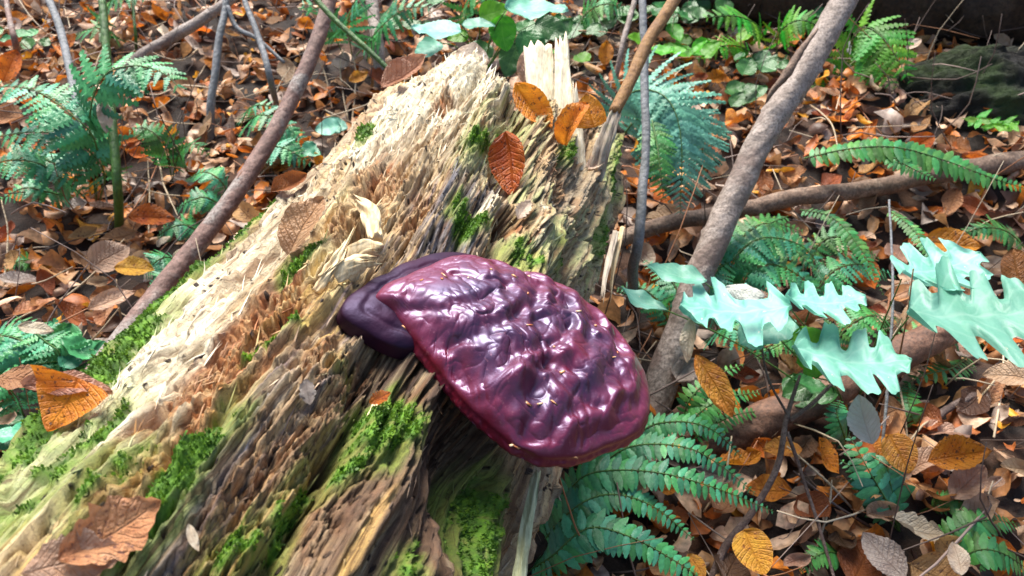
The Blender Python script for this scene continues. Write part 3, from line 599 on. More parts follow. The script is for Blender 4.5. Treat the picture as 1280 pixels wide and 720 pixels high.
def splinter(P, wd_, th_, nrm_dir, m, seed=0, n=26, tip=.15, label=None, nw=9):
    """flat riven splinter of wood along path P with a ragged tip"""
    C = smooth_path(P, n); T = np.gradient(C, axis=0); T /= np.linalg.norm(T, axis=1)[:, None]
    r = np.random.default_rng(seed); wd2 = np.interp(np.linspace(0, 1, n), np.linspace(0, 1, len(wd_)), wd_)
    N = np.array([nrm(nrm_dir-t*(nrm_dir@t)) for t in T]); S = np.cross(T, N)
    L = np.linalg.norm(C[-1]-C[0]); uu = np.linspace(-1, 1, nw); rag = tip*L*r.uniform(0, 1, nw)
    top = np.zeros((n, nw, 3)); bot = np.zeros((n, nw, 3))
    for j, u in enumerate(uu):
        s = np.linspace(0, n-1-rag[j]/L*(n-1), n); Cj = np.stack([np.interp(s, np.arange(n), C[:, a]) for a in range(3)], 1)
        hh = th_*(.5+.5*(1-u*u)) + th_*.55*noise2(np.full(n, u*3.1+seed), np.linspace(0, 3, n), seed)+th_*.4*r.uniform(-1, 1)
        edge = wd2*u*(1+.15*noise2(np.linspace(0, 6, n), np.full(n, u), seed+2))
        top[:, j] = Cj+S*edge[:, None]+N*hh[:, None]; bot[:, j] = Cj+S*edge[:, None]*.92-N*(th_*.5)
    V = np.concatenate([top, bot[:, ::-1]], 1).reshape(-1, 3); F = grid_faces(n, 2*nw, True)
    k = 2*nw; e = (n-1)*k
    caps = np.array([[e+j, e+j+1, e+k-2-j, e+k-1-j] for j in range(nw-1)]+[[j+1, j, k-1-j, k-2-j] for j in range(nw-1)])
    o = build("splinter", V, np.vstack([F, caps]), m, C[0], log_root)
    if label: o["label"] = label
    return o
def wood_mat(name, a, c, d, sc_=60):
    b = NB(name); v = b.obj(); mp = b.n("Mapping"); mp.inputs["Scale"].default_value = (1, .12, .25); b.l(v, mp.inputs[0])
    col = b.ramp(b.noise(mp.outputs[0], sc_*4, 6, .7), [(.3, d), (.5, c), (.68, a)])
    col = b.mix(b.ramp(b.noise(v, 45, 4), [(.58, (0, 0, 0)), (.72, (.7, .7, .7))]), col, (.25, .26, .14))
    b.l(col, b.b.inputs["Base Color"]); b.b.inputs["Roughness"].default_value = .75; b.bump(b.noise(mp.outputs[0], sc_*8, 4), .6, .002); return b.m
M['wood_white'] = wood_mat('bleached_splinter', (.84, .77, .60), (.72, .63, .45), (.40, .31, .18))
M['wood_cream'] = wood_mat('cream_splinter', (.78, .64, .40), (.66, .50, .28), (.38, .23, .10))
M['wood_green'] = wood_mat('greenish_splinter', (.62, .64, .42), (.50, .52, .30), (.25, .26, .12))
M['wood_grey'] = wood_mat('grey_splinter', (.5, .44, .36), (.36, .30, .23), (.20, .15, .11))
TOC = lambda P: nrm(CAM-np.asarray(P))
def spl(pts, w, t, m, seed, label=None, tip=.15, **k):
    P = [W(*p) for p in pts]; return splinter(P, list(w), t, TOC(P[0]), M[m], seed, tip=tip, label=label, **k)
spl([(678, 235, 1.13), (676, 150, 1.14), (672, 52, 1.18)], [.020, .022, .020], .010, 'wood_white', 1, "broad bleached white splinter standing at the broken end", .06)
spl([(708, 230, 1.12), (704, 140, 1.13), (702, 45, 1.17)], [.013, .014, .009], .009, 'wood_white', 2, tip=.10)
spl([(724, 230, 1.11), (720, 170, 1.12), (716, 100, 1.13)], [.012, .011, .006], .008, 'wood_white', 3, tip=.2)
spl([(742, 225, 1.12), (757, 175, 1.11), (774, 128, 1.12)], [.013, .012, .008], .009, 'wood_grey', 4, tip=.2)
spl([(646, 740, .615), (658, 660, .645), (671, 588, .675)], [.0055, .005, .004], .004, 'wood_green', 5, "long pale greenish splinter hanging below the fungus", .1)
spl([(430, 345, .665), (455, 315, .668), (490, 312, .665)], [.010, .012, .006], .004, 'wood_cream', 6, tip=.4)
spl([(405, 350, .655), (425, 320, .665), (445, 280, .69)], [.006, .006, .002], .004, 'wood_cream', 7, tip=.4)
spl([(418, 345, .652), (450, 328, .655), (482, 325, .652)], [.007, .008, .003], .003, 'wood_cream', 8, tip=.5)
spl([(470, 300, .70), (462, 268, .73), (440, 248, .76)], [.006, .009, .004], .006, 'wood_cream', 9, tip=.3)
spl([(395, 365, .645), (412, 340, .65), (432, 322, .655)], [.004, .004, .001], .003, 'wood_cream', 10, tip=.5)
spl([(238, 600, .50), (275, 535, .53), (318, 455, .575)], [.0045, .005, .002], .004, 'wood_cream', 11, "thin cream splinter running along the log's brown rot", .3)
spl([(455, 555, .55), (466, 520, .57), (477, 490, .59)], [.003, .004, .002], .003, 'wood_cream', 12, tip=.3)
spl([(105, 600, .50), (165, 510, .555), (215, 440, .60)], [.004, .005, .002], .004, 'wood_white', 13, tip=.3)
spl([(770, 290, 1.03), (757, 345, .98), (750, 400, .95)], [.004, .004, .002], .003, 'wood_grey', 14, tip=.4)
spl([(778, 285, 1.05), (768, 330, 1.01), (762, 385, .98)], [.003, .004, .002], .003, 'wood_cream', 15, tip=.5)

# ------------------------------------------------------------------ the bracket fungus
def make_fungus():
    n = nrm(RT*.34 + UP*.66 - FW*.66); Q = W(530, 378, .655)
    def onp(px, py, off=0.0):
        r = ray(px, py); t = ((Q+n*off-CAM)@n)/(r@n); return CAM+r*t
    ex = nrm(RT-n*(RT@n)); ey = np.cross(n, ex)
    OUT = [(468, 372), (480, 357), (505, 347), (535, 334), (562, 322), (585, 320), (610, 326), (645, 340), (680, 349), (712, 364), (742, 386), (768, 410), (790, 440), (806, 468), (812, 498), (811, 518), (800, 538), (780, 550), (756, 558), (728, 570), (700, 573), (676, 572), (657, 562), (644, 558), (626, 543), (606, 526), (589, 511), (568, 487), (551, 467), (536, 447), (522, 430), (511, 416), (500, 403), (489, 389), (475, 380)]
    C = onp(628, 442); P2 = np.array([[(p-C)@ex, (p-C)@ey] for p in (onp(*q) for q in OUT)])
    ang = np.arctan2(P2[:, 1], P2[:, 0]); rad = np.hypot(P2[:, 0], P2[:, 1]); o = np.argsort(ang); ang, rad = ang[o], rad[o]
    na = 520; ph = np.linspace(-math.pi, math.pi, na, endpoint=False)
    ro = np.interp(ph, np.r_[ang-2*math.pi, ang, ang+2*math.pi], np.r_[rad, rad, rad])
    for _ in range(3): ro = (np.roll(ro, 1)+2*ro+np.roll(ro, -1))/4
    a0 = onp(548, 352); a0 = np.array([(a0-C)@ex, (a0-C)@ey])
    rho = np.r_[1-(1-np.linspace(0, 1, 190))**1.5]
    rr, pp = np.meshgrid(rho, ph, indexing='ij'); RO = np.repeat(ro[None, :], len(rho), 0)
    X, Y = rr*RO*np.cos(pp), rr*RO*np.sin(pp)
    def relief(X, Y, rr):
        g = np.hypot(X-a0[0], Y-a0[1]); psi = np.arctan2(Y-a0[1], X-a0[0])
        gw = g + .006*noise2(X*40, Y*40, 3)
        h = .0022*np.sin(gw*2*math.pi/.028+1.2*noise2(X*30, Y*30, 5))*sstep(.03, .06, g)
        wx_, wy_ = X+.010*noise2(X*24, Y*24, 41), Y+.010*noise2(X*24, Y*24, 43)
        h = h + .0038*fbm(wx_*16, wy_*16, 2, 7) + .0030*fbm(psi*4.5+wx_*8, gw*42, 2, 8)*sstep(.02, .07, g)
        pt = sstep(-.1, .35, fbm(X*14, Y*14, 2, 44))
        cr = 1-np.abs(fbm(wx_*30, wy_*30+9, 2, 11))*1.9; h = h - .0022*np.clip(cr, 0, 1)**4*pt
        cr = 1-np.abs(fbm(wx_*62+4, wy_*62, 2, 13))*1.7; h = h - .0008*np.clip(cr, 0, 1)**5*(1-.5*pt)
        rd = 1-np.abs(noise2(psi*4+wx_*20, g*18, 17))*1.6; h = h - .0013*np.clip(rd, 0, 1)**4*sstep(.04, .10, g)
        h = h + .0012*np.abs(noise2(psi*30, g*6, 19))*sstep(.75, 1, rr)
        for (x0, y0, x1, y1, w, d) in [(655, 400, 662, 470, .006, -.005), (662, 470, 650, 580, .006, -.006), (700, 425, 672, 470, .006, -.007), (690, 500, 730, 520, .006, -.004), (500, 385, 560, 450, .008, -.003), (560, 450, 580, 530, .007, -.004), (720, 545, 735, 590, .003, -.004), (745, 420, 790, 470, .007, -.003), (670, 478, 700, 482, .007, -.005), (640, 345, 700, 400, .006, -.003), (775, 480, 760, 540, .006, -.003), (600, 350, 615, 440, .007, .003), (560, 360, 600, 380, .004, -.003), (610, 520, 640, 480, .008, .004)]:
            p0, p1 = onp(x0, y0)-C, onp(x1, y1)-C; b0 = np.array([p0@ex, p0@ey]); b1 = np.array([p1@ex, p1@ey]); dd = b1-b0
            t = np.clip(((X-b0[0])*dd[0]+(Y-b0[1])*dd[1])/(dd@dd), 0, 1); q = np.hypot(X+.004*noise2(X*60, Y*60, 23)-(b0[0]+t*dd[0]), Y+.004*noise2(X*60, Y*60, 29)-(b0[1]+t*dd[1])); h = h + d*np.exp(-(q/w)**2)
        for (x0, y0, w, d) in [(608, 392, .0075, -.003), (608, 392, .0038, .004), (733, 437, .010, -.003), (733, 437, .004, .004), (562, 367, .009, -.003), (562, 367, .005, .003), (690, 385, .006, .003), (660, 370, .005, .003)]:
            p0 = onp(x0, y0)-C; h = h + d*np.exp(-((X-p0@ex)**2+(Y-p0@ey)**2)/w**2)
        return h
    T = .013
    zt = T*np.sqrt(np.clip(1-rr**3.0, 0, 1)) + .020*(1-rr**2.4) + relief(X, Y, rr)*sstep(1.02, .88, rr)
    top = np.stack([X, Y, zt], -1)
    sides = []
    for j, a in enumerate(np.linspace(0, math.pi/2, 9)[1:]):                 # rolled margin
        k = 1+.022*math.sin(math.pi*j/7)+.014*noise2(ph*9, ph*0+j*.4, 31)*min(1, j/3)
        sides.append(np.stack([ro*k*np.cos(ph), ro*k*np.sin(ph), -T*.80*math.sin(a)+.0012*noise2(ph*22, ph*0+j*.5, 33)], -1))
    under = []
    att = np.exp(-((ph-np.arctan2(a0[1], a0[0]))/1.1)**2)
    for f in np.linspace(1, 0, 26)[1:]:
        q = .99*f
        x = q*ro*np.cos(ph)+a0[0]*.9*(1-f); y = q*ro*np.sin(ph)+a0[1]*.9*(1-f)
        under.append(np.stack([x, y, -T*.80-.075*(1-f)**1.5-.001*noise2(x*120, y*120, 3)], -1))
    G3 = np.concatenate([top, np.array(sides), np.array(under)], 0)
    V = C + G3[..., :1]*ex + G3[..., 1:2]*ey + G3[..., 2:]*n
    nr = len(G3); ntop = len(rho)+len(sides)+3
    root = empty("bracket_fungus", np.array(a0[0]*ex+a0[1]*ey+C-n*.05)); meta(root, "glossy dark purple wrinkled bracket fungus growing from the rotten log", "fungus")
    def lac(name, dots=True):
        b = NB(name); v = b.obj()
        rim = b.n("Attribute", attribute_name="rim").outputs["Fac"]
        c = b.ramp(b.noise(v, 26, 4, .6), [(.32, (.022, .002, .013)), (.5, (.055, .002, .011)), (.68, (.12, .002, .009))])
        c = b.mix(rim, c, (.13, .002, .008))
        c = b.mix(b.ramp(b.noise(v, 300, 3), [(.62, (0, 0, 0)), (.72, (.4, .4, .4))]), c, (.30, .10, .11))
        b.l(c, b.b.inputs["Base Color"])
        b.l(b.ramp(b.noise(v, 60, 4), [(.3, (.38, .38, .38)), (.7, (.60, .60, .60))]), b.b.inputs["Roughness"])
        b.b.inputs["Specular IOR Level"].default_value = 1.0; b.b.inputs["Specular Tint"].default_value = (.55, .50, 1, 1); b.b.inputs["Coat Weight"].default_value = .4; b.b.inputs["Coat Roughness"].default_value = .30; b.b.inputs["Coat IOR"].default_value = 1.6  # violet tint puts the sky's lavender sheen into the lacquer colour
        b.bump(b.math('ADD', b.noise(v, 140, 4, .6), b.math('MULTIPLY', b.noise(v, 700, 3, .6), .25)), .25, .0018)
        return b.m
    mt = lac('fungus_lacquer')
    o = build("cap", V[:ntop].reshape(-1, 3), grid_faces(ntop, na, True), mt, C, root)
    fattr(o.data, "rim", np.concatenate([sstep(.55, 1.0, rr + .10*noise2(pp*9, rr*8, 3)), np.ones((len(sides)+3, na))], 0))
    b = NB('fungus_pores'); v = b.obj(); vo = b.n("TexVoronoi"); vo.inputs["Scale"].default_value = 900; b.l(v, vo.inputs["Vector"])
    b.l(b.ramp(b.noise(v, 60), [(.3, (.22, .12, .08)), (.7, (.42, .26, .18))]), b.b.inputs["Base Color"]); b.b.inputs["Roughness"].default_value = .8; b.bump(vo.outputs["Distance"], .5, .001)
    build("pore_surface", V[ntop-1:].reshape(-1, 3), grid_faces(nr-ntop+1, na, True), b.m, C, root)
    # the dark smooth older lobe by which it grows from the wood
    LO = [(424, 392), (430, 377), (452, 361), (485, 343), (520, 326), (556, 316), (590, 319), (615, 336), (610, 380), (570, 420), (535, 434), (505, 438), (482, 430), (458, 416), (437, 405)]
    oq = (W(450, 392, .6335)-Q)@n
    C2 = onp(520, 390, oq); P2 = np.array([[(p-C2)@ex, (p-C2)@ey] for p in (onp(*q, oq) for q in LO)]); an2 = np.arctan2(P2[:, 1], P2[:, 0]); rd2 = np.hypot(P2[:, 0], P2[:, 1]); o2 = np.argsort(an2)
    n2 = 200; ph2 = np.linspace(-math.pi, math.pi, n2, endpoint=False); r2 = np.interp(ph2, np.r_[an2[o2]-2*math.pi, an2[o2], an2[o2]+2*math.pi], np.r_[rd2[o2]]*1 if False else np.tile(rd2[o2], 3))
    for _ in range(6): r2 = (np.roll(r2, 1)+2*r2+np.roll(r2, -1))/4
    L3 = []
    for f in 1-(1-np.linspace(0, 1, 50))**1.6:
        x, y = f*r2*np.cos(ph2), f*r2*np.sin(ph2)
        L3.append(np.stack([x, y, .011*np.sqrt(max(0, 1-f**2.6))+.0022*fbm(x*45, y*45, 2, 61)*(1-f**4)-.0012*np.exp(-((f-.72+.04*noise2(ph2*3, ph2*0, 8))/.05)**2)], -1))
    for a_ in np.linspace(0, math.pi/2, 8)[1:]: L3.append(np.stack([r2*(1+.02*math.sin(2*a_))*np.cos(ph2), r2*(1+.02*math.sin(2*a_))*np.sin(ph2), np.full(n2, -.012*math.sin(a_))], -1))
    for f in (.9, .6, .3, .02): L3.append(np.stack([f*r2*np.cos(ph2), f*r2*np.sin(ph2), np.full(n2, -.012-.05*(1-f))], -1))
    L3 = np.array(L3); V = C2+L3[..., :1]*ex+L3[..., 1:2]*ey+L3[..., 2:]*n
    b2 = NB('fungus_lobe'); v = b2.obj(); c = b2.ramp(b2.noise(v, 30, 3), [(.3, (.012, .004, .011)), (.7, (.032, .005, .014))]); b2.l(c, b2.b.inputs["Base Color"])
    b2.b.inputs["Roughness"].default_value = .5; b2.b.inputs["Specular IOR Level"].default_value = .35; b2.b.inputs["Specular Tint"].default_value = (.6, .5, 1, 1); b2.b.inputs["Coat Weight"].default_value = .0; b2.b.inputs["Coat Roughness"].default_value = .35; b2.bump(b2.noise(v, 120, 4), .35, .002)
    o = build("stem_lobe", V.reshape(-1, 3), grid_faces(len(L3), n2, True), b2.m, C2, root); o["label"] = "smooth blackish purple lobe joining the cap to the wood"
    # wood crumbs lying on the cap
    Vs, Fs, off = [], [], 0; r = np.random.default_rng(12)
    Vt = top.reshape(-1, 3)
    spots = [(655, 376), (745, 408), (775, 437), (768, 445), (660, 503), (676, 505), (690, 506), (555, 345), (551, 352), (640, 352), (662, 346), (700, 470), (735, 560), (650, 560), (630, 575), (583, 352), (528, 348), (720, 395), (610, 345), (500, 395), (655, 420), (690, 440)]
    for (px, py) in spots:
        P = onp(px, py, .02); q = np.array([(P-C)@ex, (P-C)@ey]); i = np.argmin((Vt[:, 0]-q[0])**2+(Vt[:, 1]-q[1])**2)
        P0 = C+ex*Vt[i, 0]+ey*Vt[i, 1]+n*(Vt[i, 2]+.0004)
        d = nrm(ex*r.normal()+ey*r.normal()); s = np.cross(n, d); L = r.uniform(.0012, .0040); w = r.uniform(.0006, .0014); h = r.uniform(.0005, .0012)
        K = np.array([P0-d*L-s*w, P0-d*L*.6+s*w, P0+d*L+s*w*.6, P0+d*L*.9-s*w*.9, P0+n*h, P0-n*.0006]); Vs.append(K)
        Fs.append(np.array([[0, 1, 4], [1, 2, 4], [2, 3, 4], [3, 0, 4], [1, 0, 5], [2, 1, 5], [3, 2, 5], [0, 3, 5]])+off); off += 6
    b3 = NB('wood_crumb'); b3.l(b3.ramp(b3.noise(b3.gen(), 180, 2), [(.35, (.45, .12, .04)), (.5, (.6, .30, .12)), (.65, (.8, .68, .5))]), b3.b.inputs["Base Color"])
    o = build("wood_crumbs", np.vstack(Vs), np.vstack(Fs), b3.m, C, smooth=False); meta(o, "tiny crumbs of wood scattered on the purple fungus cap", "crumbs", kind="stuff")
make_fungus()

# ------------------------------------------------------------------ stems, branches, saplings
def stem(name, label, cat, pts, rad, m, group=None, n=60, k=16, bump=.12, seed=0, knots=6, wob=.004, twigs=(), nfreq=40):
    """pts: (px, py, depth) or (px, py, None, h above ground); last part of the path may leave the picture"""
    P = []
    for p in pts:
        P.append(G(p[0], p[1], p[3]) if p[2] is None else W(*p))
    P = np.array(P)
    ob = tube_ob(name, P, rad, M[m], n=n, k=k, bump=bump, seed=seed, knots=knots, wob=wob, nfreq=nfreq)
    for tp, tr in twigs:
        T = [G(q[0], q[1], q[3]) if q[2] is None else W(*q) for q in tp]
        tube_ob("twig", T, tr, M[m], parent=ob, n=24, k=8, bump=.08, seed=seed+9, knots=2, wob=.002)
    return meta(ob, label, cat, group)
sapling = stem("sapling", "thick grey brown sapling stem leaning to the right behind the fungus", "sapling", [(800, 545, 1.30), (835, 455, 1.31), (880, 330, 1.33), (945, 190, 1.37), (1010, 80, 1.41), (1065, -20, 1.45), (1180, -260, 1.58), (1330, -560, 1.75)], [.031, .026, .0235, .023, .0235, .023, .022, .020], 'bark_grey', n=200, k=40, bump=.07, seed=3, knots=34, wob=.006, nfreq=60)
tube_ob("torn_bark", [W(1022, 36, 1.385), W(1006, 62, 1.36), W(988, 86, 1.345), W(968, 112, 1.345), W(958, 128, 1.352)], [.002, .006, .0075, .005, .001], M['bark_brown'], parent=sapling, n=40, k=10, bump=.45, seed=5, knots=5, wob=.012, nfreq=90)["label"] = "dark torn strip of peeling bark"
stem("fallen_branch", "long brown branch crossing behind the leaning sapling", "branch", [(742, 312, 1.50), (800, 287, 1.52), (905, 266, 1.56), (1010, 246, 1.61), (1120, 230, 1.66), (1210, 210, 1.70), (1300, 200, 1.74), (1520, 175, 1.85)], [.014, .0155, .0165, .0175, .0185, .023, .024, .023], 'bark_brown', n=160, k=24, bump=.09, seed=6, knots=14, wob=.008, nfreq=60)
stem("fallen_branch", "thick reddish brown branch lying on the ground under the blue-green lobed leaves", "branch", [(620, 655, 1.24), (700, 618, 1.235), (790, 588, 1.24), (900, 548, 1.245), (985, 507, 1.25), (1080, 466, 1.27), (1165, 425, 1.30), (1215, 408, 1.36)], [.016, .017, .019, .026, .030, .029, .026, .012], 'bark_thick', n=160, k=28, bump=.16, seed=8, knots=20, wob=.012, nfreq=40)
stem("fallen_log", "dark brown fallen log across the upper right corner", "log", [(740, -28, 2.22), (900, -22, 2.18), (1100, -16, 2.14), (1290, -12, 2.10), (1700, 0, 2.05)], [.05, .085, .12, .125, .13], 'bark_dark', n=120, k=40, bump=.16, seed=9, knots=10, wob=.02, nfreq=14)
stem("leaning_stem", "reddish stem with pale blotches slanting beside the log's mossy edge", "sapling", [(95, 500, 1.14), (140, 440, 1.20), (215, 345, 1.30), (285, 255, 1.38), (340, 170, 1.46), (385, 80, 1.52), (412, 0, 1.58), (470, -200, 1.75), (560, -500, 2.0)], [.016, .0165, .0165, .0155, .015, .0145, .014, .012, .010], 'bark_red', n=180, k=26, bump=.09, seed=11, knots=22, wob=.0015, nfreq=60)
stem("fallen_branch", "grey branch slanting up at the top left of the ferns", "branch", [(150, 90, 2.0), (180, 68, 2.0), (230, 38, 2.02), (285, 2, 2.05), (360, -60, 2.1)], [.012, .014, .0145, .013, .011], 'bark_grey', n=70, k=14, seed=12, knots=6)
stem("woody_stem", "thin grey blue stem standing upright left of the reddish leaning stem", "stem", [(263, 178, None, -.01), (264, 130, 1.83), (272, 60, 1.84), (282, 12, 1.86), (286, -60, 1.9)], [.009, .0095, .009, .008, .007], 'stem_blue', n=60, k=12, seed=13, knots=4,
     twigs=[([(284, 8, 1.86), (296, 34, 1.86), (320, 48, 1.85), (355, 78, 1.84)], [.006, .0055, .005, .004])])
stem("woody_stem", "thin grey lilac stem crossing down to the reddish leaning stem", "stem", [(346, 138, None, -.01), (338, 100, 1.78), (322, 45, 1.8), (304, -5, 1.84), (290, -60, 1.9)], [.007, .0075, .007, .006, .005], 'stem_blue', n=60, k=10, seed=14, knots=4)
stem("woody_stem", "grey brown upright stem above the log's broken left shard", "stem", [(476, 118, None, -.01), (474, 80, 1.95), (469, 40, 2.0), (464, -10, 2.05), (455, -120, 2.15)], [.016, .0155, .0155, .016, .015], 'bark_grey', n=70, k=14, seed=15, knots=5)
stem("woody_stem", "slim grey upright stem just right of the log's broken end", "stem", [(788, 385, None, -.01), (796, 310, 1.30), (806, 200, 1.32), (806, 100, 1.36), (802, -10, 1.4), (800, -140, 1.5)], [.010, .009, .0072, .007, .0065, .006], 'stem_blue', n=90, k=12, seed=16, knots=8, wob=.006)
stem("woody_stem", "thin dark stem leaning left of the slim grey stem", "stem", [(765, 115, None, -.01), (778, 60, 1.95), (792, 0, 2.0), (800, -60, 2.05)], [.007, .007, .007, .006], 'bark_grey', n=40, k=10, seed=17, knots=3)
stem("woody_stem", "orange brown stick slanting up from the log's right broken edge", "stick", [(768, 140, 1.11), (790, 95, 1.14), (818, 40, 1.18), (842, 0, 1.21), (880, -70, 1.28)], [.0085, .009, .0095, .0095, .009], 'stem_orange', n=60, k=12, seed=18, knots=5)
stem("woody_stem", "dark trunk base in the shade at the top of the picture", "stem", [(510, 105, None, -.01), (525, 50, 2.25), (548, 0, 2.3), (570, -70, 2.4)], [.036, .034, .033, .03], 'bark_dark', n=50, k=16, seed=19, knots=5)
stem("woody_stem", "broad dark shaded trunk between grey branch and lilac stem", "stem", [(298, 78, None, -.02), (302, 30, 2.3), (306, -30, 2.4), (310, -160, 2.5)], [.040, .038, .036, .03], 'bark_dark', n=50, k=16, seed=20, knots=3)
stem("green_stalk", "thick bright green stalk slanting above the log", "stalk", [(489, 90, 1.45), (460, 62, 1.45), (420, 26, 1.46), (392, -4, 1.47), (340, -60, 1.5)], [.0045, .005, .0052, .0052, .005], 'stem_green', n=40, k=10, bump=.03, seed=21, knots=0, wob=.001)
stem("green_stalk", "tall dark green stalk standing upright among the ferns at left", "stalk", [(150, 295, None, -.01), (146, 230, 1.52), (138, 120, 1.55), (128, 0, 1.6), (118, -120, 1.7)], [.009, .0085, .008, .0075, .007], 'stem_green', n=60, k=10, bump=.03, seed=22, knots=0, wob=.002)
stem("green_stalk", "thin green stalk at the top edge beside the tall dark stalk", "stalk", [(171, 72, None, -.01), (169, 40, 2.0), (166, 0, 2.05), (163, -50, 2.1)], [.004, .004, .004, .003], 'stem_green', n=30, k=8, bump=.03, seed=23, knots=0, wob=.001)
stem("woody_stem", "pale grey sloping stem behind the fern at top left", "stem", [(106, 225, None, -.01), (100, 150, 1.6), (78, 50, 1.72), (58, -10, 1.8), (40, -70, 1.9)], [.008, .008, .0085, .008, .007], 'stem_blue', n=50, k=10, seed=24, knots=3)
stem("woody_stem", "thin grey purple stem at the upper left edge", "stem", [(25, 82, None, -.01), (18, 50, 1.85), (8, 0, 1.95), (0, -50, 2.0)], [.007, .007, .006, .005], 'bark_red', n=30, k=10, seed=25, knots=2)
stem("woody_stem", "pair of pale lichened sticks propped below the green fern at upper right", "stick", [(1110, 178, None, -.005), (1090, 140, 1.97), (1068, 85, 2.02), (1058, 50, 2.05)], [.008, .0085, .008, .006], 'stem_blue', n=50, k=10, seed=26, knots=8)
stem("woody_stem", "thin straight grey stick right of the leaning sapling", "stick", [(1052, 178, None, -.005), (1045, 120, 1.98), (1042, 80, 2.02)], [.005, .005, .004], 'stem_blue', n=30, k=8, seed=27, knots=2)
stem("woody_stem", "dark straight twig beside the thin grey stick", "stick", [(1040, 190, None, -.005), (1046, 140, 1.92), (1055, 70, 2.0)], [.004, .004, .003], 'twig', n=30, k=8, seed=28, knots=2)
stem("woody_stem", "dark brown twig slanting across the mossy bank", "stick", [(1135, 178, None, .01), (1180, 145, 2.05), (1235, 115, 2.1), (1300, 68, 2.15)], [.008, .0075, .007, .006], 'twig', n=40, k=8, seed=29, knots=4)
stem("woody_stem", "pale lilac straw stem hanging down through the lobed leaves", "stalk", [(1100, 590, None, 0), (1108, 490, 1.22), (1116, 370, 1.26), (1112, 250, 1.34)], [.0022, .0024, .0022, .0018], 'stem_blue', n=40, k=8, seed=30, knots=2, wob=.003)
stem("woody_stem", "dark grey blue twig curved on the dark soil at right", "stick", [(1160, 560, None, .015), (1175, 520, None, .03), (1220, 492, None, .03), (1270, 470, None, .02), (1330, 455, None, .02)], [.004, .006, .0065, .006, .005], 'twig', n=40, k=10, seed=31, knots=4)
stem("woody_stem", "dark thin stem rising between the lower ferns and the yellow leaves", "stem", [(885, 735, 1.06), (905, 690, 1.07), (945, 630, 1.09), (970, 580, 1.10), (985, 520, 1.11), (1000, 470, 1.13)], [.0055, .0055, .005, .0045, .0035, .002], 'twig', n=60, k=10, seed=32, knots=7, wob=.004,
     twigs=[([(988, 525, 1.11), (960, 470, 1.12), (950, 400, 1.15), (955, 370, 1.17)], [.002, .0017, .0015, .001]), ([(988, 525, 1.11), (1020, 500, 1.12), (1068, 452, 1.14)], [.0035, .003, .002]), ([(984, 540, 1.11), (1005, 600, 1.10), (1025, 660, 1.08), (1045, 730, 1.05)], [.0028, .0026, .0024, .002])])
stem("woody_stem", "pale stem stretched sideways above the fallen orange leaves at right", "stalk", [(1065, 275, 1.75), (1150, 276, 1.75), (1300, 277, 1.76)], [.003, .003, .0028], 'straw', n=30, k=8, seed=33, knots=2)
stem("woody_stem", "green stem reaching sideways to the leaves by the mossy bank", "stalk", [(1138, 186, 1.9), (1180, 168, 1.9), (1240, 150, 1.9), (1310, 145, 1.9)], [.005, .005, .004, .003], 'stem_green', n=30, k=8, bump=.04, seed=34, knots=0)
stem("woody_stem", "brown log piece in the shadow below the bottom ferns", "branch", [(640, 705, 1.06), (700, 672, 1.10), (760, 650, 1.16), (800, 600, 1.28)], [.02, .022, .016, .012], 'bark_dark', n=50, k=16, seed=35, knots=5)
stem("woody_stem", "short olive stick under the lowest fern frond", "stick", [(690, 735, 1.05), (722, 708, 1.06), (742, 690, 1.08)], [.008, .009, .005], 'stem_orange', n=30, k=10, seed=36, knots=3)

def mossy_rock():
    c = G(1225, 185, 0)+np.array([.10, .20, -.03]); na, nb = 120, 60
    a, b_ = np.meshgrid(np.linspace(0, 2*math.pi, na, endpoint=False), np.linspace(-.5, math.pi/2-.01, nb))
    R = 1+.22*fbm(np.cos(a)*2.2*np.cos(b_)+3, np.sin(a)*2.2*np.cos(b_)+b_*1.7, 4, 3)+.05*fbm(np.cos(a)*9*np.cos(b_), np.sin(a)*9+b_*8, 3, 5)
    V = c+np.stack([.27*R*np.cos(b_)*np.cos(a), .16*R*np.cos(b_)*np.sin(a), .20*R*np.sin(b_)], -1)
    m = NB('mossy_rock'); v = m.gen(); col = m.ramp(m.noise(v, 7, 5, .6), [(.40, (.010, .008, .006)), (.52, (.016, .022, .007)), (.66, (.032, .062, .012))])
    m.l(col, m.b.inputs["Base Color"]); m.b.inputs["Roughness"].default_value = .9; m.bump(m.noise(v, 60, 6, .75), 1.0, .03)
    o = build("mossy_rock", V.reshape(-1, 3), grid_faces(nb, na, True), m.m, c); meta(o, "dark mossy rock half buried under the dark log at upper right", "rock")
mossy_rock()

